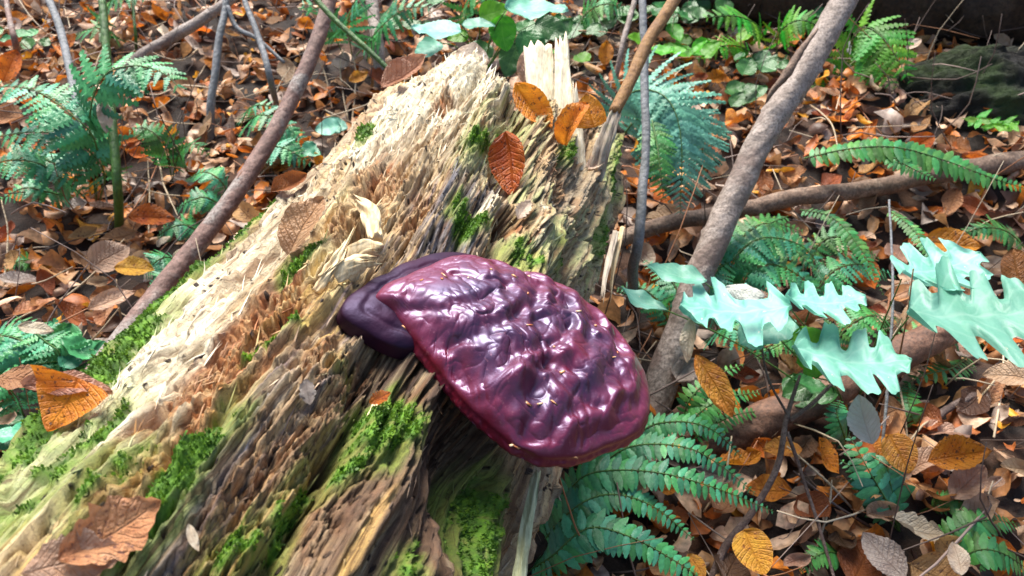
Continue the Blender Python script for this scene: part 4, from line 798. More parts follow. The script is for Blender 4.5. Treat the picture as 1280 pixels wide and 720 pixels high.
# thin dry stalks: (start px, py, h) bent to a tip
STALKS = [((100, 140), (125, 70), (152, 8), "pale bent grass stalk over the upper left fern"), ((4, 360), (10, 300), (2, 250), "pale curved stalk at the left edge above the lower fern"), ((20, 400), (95, 360), (155, 300), "straw stalk slanting over leaves near the left edge"),
 ((145, 270), (175, 225), (212, 178), "pale straw crossing the dry stems right of the tall green stalk"), ((190, 165), (205, 230), (222, 270), "pale dry stem falling beside the golden leaf"), ((186, 300), (187, 250), (184, 200), "short vertical straw above the golden leaf"), ((118, 260), (105, 215), (96, 160), "straw standing under the left fern"), ((135, 262), (128, 220), (118, 180), "lighter straw leaning under the left fern"),
 ((355, 155), (345, 120), (362, 85), "forked straw in front of the reddish stem"), ((378, 190), (368, 165), (350, 130), "thin straw on the reddish stem"), ((250, 60), (220, 75), (160, 50), "dead twig across the top left"), ((85, 35), (80, 10), (90, -20), "broad dry blade at the top left"), ((435, 150), (425, 90), (430, 60), "grey dry stalk of a dead clump left of the log end"), ((440, 155), (445, 100), (440, 70), "pale dry stalk of a dead clump left of the log end"), ((415, 135), (405, 90), (395, 70), "leaning dry stalk left of the log end"),
 ((965, 555), (958, 480), (925, 420), "thin brown stalk behind the hanging yellow leaf"), ((880, 640), (905, 600), (915, 545), "greenish stalk through the lower ferns"), ((1135, 560), (1128, 500), (1118, 440), "brown stalk right of the lilac straw"), ((1070, 640), (1030, 600), (985, 560), "dead stem lying near the yellow leaf"), ((1090, 660), (1040, 628), (990, 590), "second dead stem lying near the yellow leaf"), ((1170, 520), (1150, 535), (1130, 560), "short pale twig on dark soil"),
 ((1010, 720), (1035, 640), (1040, 600), "thin pale stalk rising at the bottom by yellow leaves"), ((1280, 130), (1250, 90), (1215, 60), "pale twig arching over the mossy bank"), ((1115, 140), (1112, 115), (1110, 95), "short pale stalk under the bright green fern"), ((900, 130), (870, 170), (850, 220), "grey twig beside the hanging blue-green fern"), ((1000, 120), (1035, 150), (1050, 190), "brown twig under the sapling"), ((1200, 520), (1240, 480), (1275, 430), "brown stalk leaning at the right edge"),
 ((30, 470), (60, 400), (110, 330), "straw stalk over the lower left fern"), ((95, 440), (120, 420), (150, 385), "white straw crossing the reddish stem's foot"), ((152, 400), (148, 380), (146, 350), "tiny straw at the reddish stem's foot"), ((0, 420), (50, 440), (90, 445), "green brown stalk over the lower left fern"), ((860, 560), (845, 520), (820, 500), "pale twig beside the sapling's foot")]
for i, (a, b_, c, lab) in enumerate(STALKS):
    P = [G(a[0], a[1], .01), G(b_[0], b_[1], .05), G(c[0], c[1], .08)]
    ob = tube_ob("dry_stalk", P, [.0020, .0018, .0010], M['straw' if i % 4 != 3 else 'twig'], n=20, k=6, bump=.08, seed=i, wob=.004); meta(ob, lab, "stalk", "dry stalks among the litter")

# ------------------------------------------------------------------ ferns
PINNA = {}
def pinna_mesh(kind, mat, var):
    key = (kind, mat, var)
    if key in PINNA: return PINNA[key]
    r = np.random.default_rng(var+5)
    if kind == 'sword': nv = 13; v = np.linspace(0, 1, nv); w = .20*np.sin(math.pi*np.clip(v**.8*.93+.07, 0, 1))**.7*(1+.10*np.where(np.arange(nv) % 2 == 0, -1, 1))
    elif kind == 'oval': nv = 9; v = np.linspace(0, 1, nv); w = .24*np.sin(math.pi*np.clip(v*.92+.08, 0, 1))**.7
    elif kind == 'comb':
        nv = 29; v = np.linspace(0, 1, nv); w = .235*(1-v*.85)**.8*sstep(-.05, .10, v)*np.where(np.arange(nv) % 4 == 0, .35, np.where(np.arange(nv) % 4 == 2, 1.1, .9))
    elif kind == 'feather':
        nv = 37; v = np.linspace(0, 1, nv); w = .10*(1-v*.85)**.7*sstep(-.05, .06, v)*np.where(np.arange(nv) % 3 == 0, .45, 1.05)
    u = np.linspace(-1, 1, 5); U, Vv = np.meshgrid(u, v); w = np.maximum(w, .004)
    x = U*w[:, None]; y = Vv+(.05*np.abs(U) if kind == 'comb' else 0)
    z = -.12*np.abs(x) + r.uniform(-.22, -.05)*Vv**2 + .02*noise2(U*2+var, Vv*6, var)
    x = x + r.uniform(-.06, .10)*Vv**2
    me = mesh_np('pinna_'+kind, np.stack([x, y, z], -1).reshape(-1, 3), grid_faces(nv, 5), np.stack([U*.5+.5, Vv], -1).reshape(-1, 2)); me.materials.append(M[mat])
    PINNA[key] = me; return me
def frond(root, pts, L, n=22, kind='sword', mat='fern_teal', stemf=.18, rad=.0016, taper='lance', up=(0, 0, 1), tocam=.6, droop=.15, sweep=.25, sides=(-1, 1), stem_mat='stem_green', seed=0):
    """pts (px,py,h|None,depth): rachis seen at pixels, h above ground; L longest pinna in metres"""
    r = np.random.default_rng(seed+77)
    P = [G(p[0], p[1], p[2]) if p[2] is not None else W(p[0], p[1], p[3]) for p in pts]
    C = smooth_path(P, 60); seg = np.r_[0, np.cumsum(np.linalg.norm(np.diff(C, axis=0), axis=1))]; S = seg/seg[-1]
    fr = tube_ob("frond", C[::4].tolist()+[C[-1]], [rad, rad*.8, rad*.3], M[stem_mat], parent=root, n=24, k=6)
    for i in range(n):
        t = stemf+(1-stemf)*(i+.5)/n; c = np.array([np.interp(t, S, C[:, a]) for a in range(3)]); c2 = np.array([np.interp(min(1, t+.03), S, C[:, a]) for a in range(3)]); c1 = np.array([np.interp(max(0, t-.03), S, C[:, a]) for a in range(3)])
        tg = nrm(c2-c1); nn = nrm(np.asarray(up, float)+tocam*TOC(c)); nn = nrm(nn-tg*(nn@tg)); sd = np.cross(tg, nn); q = (i+.5)/n
        if taper == 'lance': ln = L*min(1, .45+q*2.2)*(1-q)**.55
        elif taper == 'tri': ln = L*(1-q)**.8+.08*L
        else: ln = L*(.6+.4*math.sin(math.pi*q))*(1-q**4)
        ln = max(ln, L*.10)
        for s in sides:
            d = nrm(s*sd*1.0 + tg*(sweep+.5*q*.5+r.normal(0, .06)) + nn*r.normal(-.02, .10) + np.array([0, 0, -1])*droop)
            k = ln*r.uniform(.88, 1.1)
            place("pinna", pinna_mesh(kind, mat, int(r.integers(4))), frame(c+sd*s*rad*.5, d, nn+sd*r.normal(0, .12), k), fr)
    return fr
FSEED = [0]
def fern(label, base, fronds, group="ferns on the slope", **kw):
    root = empty("fern", G(base[0], base[1], 0)); meta(root, label, "fern", group)
    for f in fronds:
        FSEED[0] += 1; k = dict(kw); k.update(f); pts = k.pop('pts'); L = k.pop('L'); frond(root, pts, L, seed=FSEED[0], **k)
    return root
# lower right, in front of the thick branch
fern("blue-green fern with sword-like leaflets spreading below the fungus", (680, 690), [
    dict(pts=[(680, 670, .02), (720, 603, .10), (765, 588, .13), (830, 592, .14), (900, 612, .12), (968, 640, .08)], L=.036, n=40),
    dict(pts=[(700, 640, .02), (760, 575, .10), (800, 556, .13), (860, 560, .14), (905, 585, .12), (945, 618, .09)], L=.034, n=36),
    dict(pts=[(740, 600, .04), (800, 540, .11), (845, 527, .13), (890, 537, .13), (928, 572, .10)], L=.032, n=30),
    dict(pts=[(660, 700, .02), (712, 640, .10), (760, 618, .12), (815, 632, .12), (868, 675, .09)], L=.037, n=34),
    dict(pts=[(650, 720, .02), (690, 695, .09), (735, 660, .12), (790, 672, .13), (850, 705, .11), (900, 740, .08)], L=.042, n=36),
    dict(pts=[(655, 700, .02), (672, 650, .06), (690, 625, .08), (722, 607, .08)], L=.026, n=14)], group="ferns below the fungus", kind='sword', mat='fern_teal', stemf=.10, rad=.0014)
fern("small dark green fern behind the hanging yellow leaf", (860, 560), [
    dict(pts=[(845, 560, .02), (870, 520, .07), (905, 498, .09), (950, 490, .08)], L=.028, n=18),
    dict(pts=[(850, 560, .02), (880, 540, .05), (915, 520, .06), (960, 512, .05)], L=.024, n=16), dict(pts=[(850, 545, .02), (862, 500, .08), (895, 470, .1), (930, 455, .1)], L=.026, n=16)], mat='fern_green')
fern("small fern with rounded leaflets beside the upright cream leaf", (1105, 650), [
    dict(pts=[(1125, 665, .0), (1110, 630, .04), (1090, 595, .07), (1062, 545, .08)], L=.045, n=12, kind='oval'),
    dict(pts=[(1125, 660, .0), (1115, 615, .04), (1110, 585, .07), (1118, 560, .08)], L=.040, n=10, kind='oval'),
    dict(pts=[(1125, 665, .0), (1090, 625, .03), (1070, 590, .05), (1050, 575, .05)], L=.03, n=12)], mat='fern_teal')
fern("curled blue-green fern tip left of the cream leaf", (1060, 560), [dict(pts=[(1062, 565, .0), (1052, 535, .05), (1046, 515, .07), (1050, 500, .07)], L=.032, n=14, kind='sword')], mat='fern_teal')
fern("loose dark green fern at the bottom right corner", (1260, 700), [
    dict(pts=[(1160, 690, .0), (1190, 665, .04), (1230, 650, .05), (1275, 655, .03)], L=.034, n=16), dict(pts=[(1180, 720, .0), (1215, 690, .05), (1250, 690, .06), (1290, 715, .03)], L=.036, n=16),
    dict(pts=[(1150, 640, .0), (1185, 625, .04), (1215, 632, .04), (1240, 655, .03)], L=.026, n=14)], mat='fern_green')
# behind the log, right
fern("large blue-green fern frond arching down behind the log's right edge", (772, 250), [
    dict(mat='fern_pale', pts=[(768, 255, None, 1.62), (766, 180, None, 1.57), (776, 128, None, 1.52), (806, 112, None, 1.48), (838, 128, None, 1.45), (852, 180, None, 1.44), (850, 268, None, 1.45)], L=.105, n=34, kind='feather', stemf=.32, taper='full', tocam=1.8, sweep=.3, droop=.25),
    dict(mat='fern_pale', pts=[(770, 250, None, 1.64), (772, 190, None, 1.60), (795, 150, None, 1.56), (835, 140, None, 1.52), (872, 165, None, 1.50), (882, 225, None, 1.50)], L=.085, n=26, kind='feather', stemf=.35, taper='full', tocam=1.8, sweep=.3, droop=.3)], mat='fern_teal', rad=.002)
fern("pale green young frond hanging under the arching blue-green fern", (800, 270), [dict(pts=[(815, 150, None, 1.45), (822, 185, None, 1.42), (826, 220, None, 1.41), (830, 250, None, 1.42)], L=.045, n=16, kind='comb', tocam=1.5, stemf=.02)], mat='fern_green')
fern("green fern frond lying along the crossing brown branch", (1000, 200), [dict(pts=[(1005, 198, None, 1.60), (1060, 186, None, 1.58), (1120, 184, None, 1.57), (1180, 200, None, 1.56), (1240, 222, None, 1.55), (1310, 245, None, 1.55)], L=.040, n=44, kind='sword', stemf=.02, taper='full'),
    dict(pts=[(1100, 186, None, 1.58), (1130, 205, None, 1.55), (1170, 225, None, 1.53)], L=.03, n=16, kind='sword', stemf=.02)], mat='fern_green')
fern("bright green fern clump right of the sapling's top", (1070, 130), [
    dict(pts=[(1060, 130, None, 2.0), (1062, 60, None, 1.97), (1080, 34, None, 1.93), (1108, 52, None, 1.88), (1140, 105, None, 1.85)], L=.080, n=18, kind='comb', taper='full', tocam=1.2), dict(pts=[(1060, 130, None, 2.0), (1066, 80, None, 1.96), (1090, 75, None, 1.9), (1120, 112, None, 1.87)], L=.06, n=14, kind='comb', taper='full', tocam=1.2),
    dict(pts=[(1060, 140, None, 2.0), (1040, 110, None, 1.95), (1020, 105, None, 1.95), (1010, 120, None, 1.93)], L=.04, n=10, kind='comb')], mat='fern_lime')
fern("blue-green fern half hidden behind the lobed leaves", (930, 380), [
    dict(pts=[(900, 400, .02), (915, 330, .14), (950, 298, .17), (1000, 306, .16), (1030, 340, .12)], L=.060, n=22, kind='comb'),
    dict(pts=[(930, 400, .02), (930, 350, .12), (960, 330, .14), (1000, 345, .13), (1030, 380, .1)], L=.055, n=20, kind='comb'),
    dict(pts=[(900, 420, .02), (885, 370, .12), (900, 335, .14), (930, 320, .14)], L=.05, n=18, kind='comb'),
    dict(pts=[(1000, 420, .02), (1030, 350, .12), (1070, 330, .14), (1120, 345, .12)], L=.05, n=18, kind='comb'),
    dict(pts=[(880, 430, .02), (905, 410, .1), (935, 420, .11), (960, 450, .08)], L=.045, n=16, kind='comb')], mat='fern_teal')
fern("thin arching frond hanging over the fallen leaves at right", (1010, 290), [
    dict(pts=[(1000, 262, None, 1.45), (1040, 272, None, 1.40), (1075, 310, None, 1.36), (1105, 370, None, 1.33)], L=.018, n=28, kind='oval', stemf=.02, taper='full'), dict(pts=[(1110, 262, None, 1.45), (1140, 285, None, 1.4), (1170, 325, None, 1.36), (1195, 365, None, 1.34)], L=.016, n=26, kind='oval', stemf=.02, taper='full'),
    dict(pts=[(985, 270, None, 1.45), (960, 285, None, 1.4), (1000, 318, None, 1.36), (1030, 350, None, 1.34)], L=.018, n=22, kind='oval', stemf=.02, taper='full')], mat='fern_green', rad=.001)
# left
fern("large blue-green fern spreading across the upper left", (120, 260), [
    dict(pts=[(120, 250, .02), (112, 150, .24), (130, 95, .32), (170, 82, .33), (205, 92, .32), (226, 112, .30)], L=.095, n=12, kind='comb', stemf=.42, droop=.25, sweep=.5),
    dict(pts=[(120, 250, .02), (120, 180, .2), (85, 140, .26), (40, 112, .28), (-20, 108, .26)], L=.085, n=18, kind='comb', stemf=.3), dict(pts=[(125, 250, .02), (130, 215, .14), (100, 180, .2), (50, 165, .22), (-15, 172, .2)], L=.08, n=18, kind='comb', stemf=.25),
    dict(pts=[(110, 250, .02), (80, 225, .1), (50, 205, .16), (10, 200, .18), (-30, 215, .15)], L=.075, n=16, kind='comb'), dict(pts=[(40, 190, .14), (60, 200, .15), (85, 215, .15), (108, 245, .1)], L=.06, n=14, kind='comb', stemf=.02), dict(pts=[(100, 250, .02), (60, 240, .08), (30, 235, .1), (0, 250, .08)], L=.05, n=14, kind='comb')], mat='fern_teal', rad=.002)
fern("small fern beside the middle of the reddish leaning stem", (260, 260), [
    dict(pts=[(290, 270, .01), (262, 248, .06), (240, 250, .07), (220, 262, .05)], L=.045, n=14, kind='comb'), dict(pts=[(290, 250, .01), (275, 225, .07), (255, 215, .08), (232, 225, .06)], L=.04, n=14, kind='comb'), dict(pts=[(265, 300, .01), (235, 282, .05), (215, 284, .06), (196, 296, .04)], L=.045, n=14, kind='comb')], mat='fern_teal')
fern("fern tuft under the reddish leaning stem near the golden leaf", (215, 350), [dict(pts=[(232, 335, .01), (212, 322, .05), (196, 326, .06), (178, 345, .03)], L=.045, n=14, kind='comb'), dict(pts=[(230, 350, .01), (215, 340, .04), (200, 345, .05), (185, 360, .03)], L=.035, n=12, kind='comb')], mat='fern_teal')
fern("fern tuft showing right of the reddish stem's bend", (370, 210), [dict(pts=[(300, 170, .02), (320, 145, .1), (345, 150, .11), (385, 180, .08)], L=.06, n=14, kind='comb'), dict(pts=[(310, 200, .02), (330, 185, .08), (355, 185, .1), (390, 205, .06)], L=.06, n=14, kind='comb'), dict(pts=[(300, 160, .02), (312, 135, .1), (335, 132, .11), (350, 140, .1)], L=.04, n=12, kind='comb')], mat='fern_teal')
fern("broad green fern in the lower left behind the orange folded leaf", (40, 480), [
    dict(pts=[(70, 490, .01), (45, 440, .10), (10, 420, .12), (-30, 425, .1)], L=.075, n=16, kind='comb'), dict(pts=[(70, 490, .01), (75, 445, .1), (55, 425, .12), (20, 395, .12)], L=.06, n=14, kind='comb'), dict(pts=[(90, 480, .01), (80, 455, .07), (50, 455, .09), (0, 470, .08)], L=.065, n=16, kind='comb'), dict(pts=[(30, 520, .03), (15, 490, .12), (-10, 480, .13), (-40, 490, .12)], L=.07, n=14, kind='comb')], mat='fern_teal')
fern("small low fern at the left edge under the straw stalks", (30, 345), [dict(pts=[(50, 345, .01), (40, 328, .03), (25, 326, .04), (5, 336, .03)], L=.03, n=12, kind='comb')], mat='fern_green')
fern("hazy blue-green fern at the top left of the broken log", (440, 60), [dict(pts=[(440, 70, .02), (435, 30, .15), (445, 0, .25), (470, -20, .3)], L=.09, n=14, kind='comb', tocam=1.2), dict(pts=[(445, 70, .02), (480, 30, .15), (510, 10, .2), (540, 10, .22)], L=.08, n=14, kind='comb', tocam=1.2), dict(pts=[(430, 70, .02), (410, 30, .12), (395, 10, .2), (375, 5, .22)], L=.08, n=12, kind='comb', tocam=1.2)], mat='fern_teal')
fern("distant fern at the top left edge behind the grey branch", (150, 40), [dict(pts=[(130, 50, .02), (125, 15, .1), (150, -5, .16), (190, -10, .18)], L=.08, n=12, kind='comb'), dict(pts=[(150, 60, .02), (140, 40, .08), (120, 35, .1), (95, 42, .08)], L=.06, n=12, kind='comb')], mat='fern_green')
fern("distant bright fern left of the sapling's top", (960, 60), [dict(pts=[(960, 70, .01), (950, 35, .10), (920, 20, .16), (880, 22, .16)], L=.08, n=14, kind='comb', tocam=1.), dict(pts=[(970, 70, .01), (975, 40, .1), (1000, 25, .14), (1030, 35, .12)], L=.07, n=14, kind='comb', tocam=1.), dict(pts=[(950, 80, .01), (930, 60, .06), (900, 58, .08), (870, 75, .05)], L=.06, n=12, kind='comb', tocam=1.)], mat='fern_lime')

fern("green fern filling the gap under the crossing branch beside the sapling", (950, 300), [
    dict(pts=[(905, 345, .02), (925, 300, .08), (960, 278, .1), (1005, 290, .08)], L=.055, n=18, kind='comb'), dict(pts=[(935, 345, .02), (960, 310, .08), (1000, 312, .1), (1045, 335, .06)], L=.05, n=16, kind='comb'), dict(pts=[(1000, 340, .02), (1030, 300, .08), (1065, 300, .1), (1100, 325, .06)], L=.045, n=16, kind='comb')], mat='fern_green')
fern("deep green fern under the middle lobed leaf", (1060, 440), [
    dict(pts=[(1040, 470, .02), (1050, 420, .08), (1085, 395, .1), (1130, 400, .07)], L=.05, n=16, kind='comb'), dict(pts=[(1030, 470, .02), (1010, 430, .07), (975, 425, .08), (945, 450, .05)], L=.045, n=16, kind='comb'), dict(pts=[(1100, 470, .02), (1150, 420, .07), (1190, 415, .08), (1230, 430, .05)], L=.045, n=16, kind='comb')], mat='fern_green')
fern("low fern between the fungus and the sapling's foot", (800, 400), [
    dict(pts=[(845, 425, .02), (825, 380, .07), (800, 360, .08), (770, 362, .06)], L=.04, n=14, kind='comb'), dict(pts=[(850, 420, .02), (850, 375, .07), (835, 345, .09), (805, 325, .08)], L=.04, n=14, kind='comb')], mat='fern_teal')
fern("thin green fern in front of the dark soil at right", (1200, 560), [dict(pts=[(1150, 545, .01), (1140, 520, .04), (1135, 495, .05), (1140, 475, .04)], L=.03, n=14, kind='sword'), dict(pts=[(1060, 700, .01), (1040, 690, .04), (1020, 695, .05), (1000, 715, .03)], L=.03, n=12, kind='sword')], mat='fern_green')

fern("soft green fern in the gap between left fern and reddish stem", (200, 210), [dict(pts=[(215, 225, .01), (205, 180, .1), (180, 160, .13), (160, 165, .12)], L=.055, n=14, kind='comb'), dict(pts=[(215, 225, .01), (225, 190, .08), (245, 180, .1), (262, 195, .07)], L=.045, n=12, kind='comb')], mat='fern_green')
fern("shaded fern at the top centre right of the dark trunk base", (600, 40), [dict(pts=[(590, 45, .01), (580, 10, .1), (600, -10, .16), (640, -10, .16)], L=.08, n=14, kind='comb', tocam=1.), dict(pts=[(720, 45, .01), (735, 15, .1), (760, 5, .13), (785, 15, .1)], L=.07, n=14, kind='comb', tocam=1.)], mat='fern_green')
fern("feathery fern over the litter right of the thin grey stick", (1240, 330), [dict(pts=[(1290, 320, .01), (1260, 290, .08), (1225, 285, .1), (1190, 300, .07)], L=.045, n=18, kind='comb'), dict(pts=[(1215, 440, .01), (1190, 460, .05), (1150, 470, .06), (1120, 490, .04)], L=.035, n=14, kind='sword')], mat='fern_green')

# ------------------------------------------------------------------ broad-leaved plants
def img_dir(ang): return RT*math.cos(math.radians(ang)) + UP*math.sin(math.radians(ang))
def set_leaf(name, me, P, ang, normal, size, parent=None, wide=1.0):
    """leaf whose tip points ang degrees in the picture, lying in the plane with that normal"""
    nn = nrm(normal); d = img_dir(ang); d = d-nn*(d@nn)
    return place(name, me, frame(P, d, nn, size*wide, size, size), parent)
def mixn(up=1.0, cam_=0.0, x=0.0, y=0.0, P=None):
    n = np.array([x, y, up]); 
    if P is not None: n = n + cam_*TOC(P)
    return nrm(n)
def plant(name, label, cat, base, leaves, group=None, stem_m='stem_green'):
    """leaves: (px,py,depth, tip angle, size m, kind, mat, up, cam, x, dict)"""
    b0 = W(*base); root = empty(name, b0); meta(root, label, cat, group)
    for i, (px, py, d, ang, sz, kind, mat, up, cm, x, kw) in enumerate(leaves):
        P = W(px, py, d); kw = dict(kw); wide = kw.pop('wide', 1.0); me = leaf_mesh(kind, mat, **kw)
        nn = mixn(up, cm, x, 0, P); ob = set_leaf("leaf", me, P, ang, nn, sz, root, wide)
        dd = img_dir(ang); dd = nrm(dd-nn*(dd@nn)); q = P-dd*sz*.48
        tube_ob("stem", [b0, b0*.45+q*.55+np.array([0, 0, .02]), q], [.0016, .0013, .0009], M[stem_m], parent=root, n=14, k=5)
    return root
LB = dict(nu=11, nv=64, fold=.06, curl=.4, wav=.004)
plant("oak_seedling", "seedling with big pale blue-green lobed leaves held flat at right", "seedling", (1060, 520, 1.30), [
    (918, 392, 1.08, 176, .150, 'lobed', 'oak_teal', 1.0, .02, 0, dict(LB, seed=2, bend=.8, wide=1.35)),
    (1030, 378, 1.09, -4, .110, 'lobed', 'oak_teal', 1.0, .0, 0, dict(LB, seed=3, bend=.8, wide=1.3)),
    (1062, 448, 1.05, -18, .150, 'lobed', 'oak_teal', 1.0, .12, .05, dict(LB, seed=4, bend=.5, wide=1.25)),
    (1225, 395, 1.03, -10, .180, 'lobed', 'oak_teal', 1.0, .10, -.05, dict(LB, seed=5, bend=.4, wide=1.45)),
    (1175, 338, 1.12, 28, .130, 'lobed', 'oak_teal', 1.0, .1, 0, dict(LB, seed=6, bend=.9, wide=1.3)),
    (845, 345, 1.12, 160, .085, 'narrow', 'oak_teal', 1.0, .30, .2, dict(nv=16, fold=.3, seed=7, bend=.6, wide=1.4)),
    (802, 378, 1.14, -40, .075, 'narrow', 'oak_teal', 1.0, .30, .3, dict(nv=16, fold=.3, seed=8, bend=1.0, wide=1.2)),
    (1012, 440, 1.10, 100, .075, 'oak', 'leaf_lime', .3, 1.0, .3, dict(nu=7, nv=30, fold=.2, curl=.8, seed=9)),
    (960, 415, 1.12, -150, .09, 'oak', 'oak_teal', 1.0, .5, 0, dict(nu=7, nv=30, fold=.2, curl=.8, seed=10))])
plant("bramble", "bright green leafy shoot just beyond the log's broken end", "plant", (600, 100, 1.55), [
    (545, 40, 1.40, 170, .090, 'bramble', 'oak_teal', 1.0, .25, 0, dict(nv=24, fold=.2, seed=1, bend=.5)), (598, 32, 1.42, 0, .060, 'bramble', 'oak_teal', 1.0, .2, 0, dict(nv=24, fold=.2, seed=2)),
    (670, 15, 1.38, -8, .110, 'bramble', 'oak_teal', 1.0, .22, 0, dict(nv=24, fold=.15, seed=3, bend=.6)), (630, 42, 1.45, -80, .065, 'bramble', 'leaf_lime', .2, 1.0, .2, dict(nv=24, fold=.2, seed=4, bend=.4, wide=1.1)),
    (617, 15, 1.47, 20, .055, 'bramble', 'leaf_lime', .4, 1.0, 0, dict(nv=24, fold=.2, seed=5, wide=1.2)), (572, 46, 1.43, -160, .040, 'bramble', 'leaf_lime', .7, .8, 0, dict(nv=24, fold=.1, seed=6)),
    (535, 62, 1.42, -130, .060, 'bramble', 'oak_teal', .9, .5, 0, dict(nv=24, fold=.2, seed=7)), (665, 60, 1.5, -60, .075, 'bramble', 'leaf_green', .4, 1.0, 0, dict(nv=24, fold=.2, seed=8)), (640, 75, 1.5, -110, .070, 'bramble', 'leaf_green', .4, 1.0, 0, dict(nv=24, fold=.2, seed=9)),
    (690, 35, 1.55, -20, .070, 'bramble', 'leaf_green', .5, .8, 0, dict(nv=24, fold=.2, seed=10)), (600, 62, 1.5, 150, .055, 'bramble', 'leaf_green', .6, .8, 0, dict(nv=24, fold=.2, seed=11))])
def low_plant(label, px, py, n, size, mat, seed, spread=40, kind='bramble', group="low leafy plants", h=(.03, .12), name="leafy_plant", cm=.6):
    r = np.random.default_rng(seed); b0 = G(px, py, 0); root = empty(name, b0); meta(root, label, "plant", group)
    for i in range(n):
        qx, qy = px+r.normal(0, spread), py-abs(r.normal(0, spread*.45))-4; P = G(qx, qy, r.uniform(*h)); nn = mixn(1, cm, r.normal(0, .35), r.normal(0, .2), P)
        me = leaf_mesh(kind, mat, nv=18, fold=.25, seed=int(r.integers(4)), bend=.5); s = size*r.uniform(.65, 1.25); a = r.uniform(0, 360)
        set_leaf("leaf", me, P, a, nn, s, root, r.uniform(.9, 1.2))
        d = img_dir(a); d = nrm(d-nn*(d@nn)); q = P-d*s*.48
        tube_ob("stem", [b0, b0*.5+q*.5+np.array([0, 0, .015]), q], [.0012, .001, .0007], M['stem_green'], parent=root, n=10, k=5)
low_plant("dark green leaves low at the top between log end and slim stem", 740, 45, 9, .06, 'leaf_green', 1, 28)
low_plant("bright small leaves near the top right of the slim stem", 870, 70, 12, .055, 'leaf_lime', 2, 30)
low_plant("green leaves at the top edge above the arching fern", 900, 25, 12, .06, 'leaf_green', 3, 40)
low_plant("green leaves left of the sapling below the dark log", 950, 90, 9, .05, 'leaf_green', 4, 26)
low_plant("lime leaf cluster low behind the log's end", 700, 80, 5, .05, 'leaf_lime', 5, 18)
low_plant("sprig of green leaves in front of the mossy bank", 1215, 160, 6, .05, 'fern_lime', 6, 14, kind='narrow')
low_plant("sprig of green leaves at the right edge by the mossy bank", 1268, 165, 6, .05, 'leaf_lime', 7, 12, kind='narrow')
low_plant("blue-green nettle leaves behind the orange folded leaf", 95, 455, 8, .06, 'fern_teal', 8, 30)
low_plant("dark blue-green leaves in the lower left corner behind the log", 30, 560, 8, .055, 'fern_teal', 9, 24)
low_plant("single round blue-green leaf patch left of the log's upper edge", 425, 165, 3, .045, 'oak_teal', 10, 8, kind='round')
low_plant("green leaves at the top left corner behind the grey stem", 40, 60, 6, .05, 'fern_green', 11, 24)
low_plant("green leaves under the lobed seedling", 1000, 500, 8, .05, 'leaf_green', 12, 30)
low_plant("deep green leaves beyond the log between bramble and splinter", 690, 55, 10, .06, 'leaf_green', 14, 26)
low_plant("mid green leaves at the very top right of centre", 820, 30, 10, .06, 'leaf_green', 15, 26)
low_plant("small green leaves right of the arching fern by the sapling", 930, 130, 9, .045, 'leaf_green', 16, 22)
low_plant("blue-green leaves in the gap beside the log's upper left edge", 365, 195, 7, .05, 'fern_teal', 17, 18)
low_plant("yellow green leaves behind the upright stem at top", 500, 40, 8, .05, 'leaf_green', 13, 24)

# ------------------------------------------------------------------ leaves lying on or caught in things, one by one
def caught(label, px, py, d, ang, size, kind, mat, up, cm, x=0., cat="leaf", group=None, y=0., **kw):
    P = W(px, py, d); wide = kw.pop('wide', 1.0)
    ob = set_leaf("fallen_leaf", leaf_mesh(kind, mat, **kw), P, ang, mixn(up, cm, x, y, P), size, None, wide)
    return meta(ob, label, cat, group)
K = dict(nu=11, nv=22)
def lp(px, py, off): return proj(on_log(px, py, off)[0])[2]
caught("pinkish brown ribbed beech leaf standing on the log left of the fungus", 381, 281, lp(385, 290, .045), 70, .062, 'beech', 'rosy', .7, .8, -.5, fold=.35, curl=1.5, bend=-.4, wav=.03, seed=1, stalk=.1, **K)
caught("orange folded leaf hanging over the log's mossy left edge", 80, 506, lp(110, 515, .030), -112, .038, 'half', 'orange', .3, 1.0, -.3, fold=.1, curl=.8, bend=.5, seed=2, wide=1.0, **K)
caught("pale folded upper half of the leaf on the log's left edge", 84, 484, lp(120, 500, .034), 4, .056, 'narrow', 'rosy', .9, .45, 0, fold=.3, curl=1.0, bend=-.3, seed=3, wide=1.0, **K)
caught("dull pink leaf lying behind the orange folded leaf", 34, 474, .68, 5, .05, 'beech', 'tan', 1.0, .3, 0, fold=.2, curl=1.0, seed=4, **K)
caught("large torn tan leaf on the log in the bottom left corner", 140, 664, lp(140, 668, .010), 38, .052, 'torn', 'tan', .5, 1.0, .1, fold=.35, curl=1.6, bend=.6, seed=5, wide=1.05, **K)
caught("tan torn leaf at the bottom edge of the log", 95, 705, lp(95, 700, .010), 20, .045, 'torn', 'pink', .6, 1.0, 0, fold=.25, curl=1.4, bend=.5, seed=6, **K)
caught("brown curled leaf lying on top of the log's broken left shard", 508, 93, 1.12, 35, .080, 'beech', 'rosy', .8, .8, -.4, fold=.4, curl=3.2, bend=1.0, wav=.03, seed=7, **K)
caught("pale leaf behind the top of the broken left shard", 590, 74, 1.22, -20, .055, 'round', 'cream', .8, .6, 0, fold=.2, curl=1.0, bend=.8, seed=8, **K)
caught("orange brown curled leaf leaning on the white splinter", 668, 136, 1.06, -52, .085, 'beech', 'orange', .5, 1.0, -.1, fold=.5, curl=4.0, bend=1.4, wav=.03, seed=9, **K)
caught("orange leaf folded beside the white splinter's foot", 716, 152, 1.03, 55, .066, 'beech', 'orange', .4, 1.0, -.5, fold=.6, curl=3.6, bend=-1.4, seed=10, **K)
caught("golden orange leaf half at the right of the white splinter", 738, 138, 1.045, 100, .046, 'half', 'orange', .3, 1.0, -.2, fold=.3, curl=2.2, seed=11, **K)
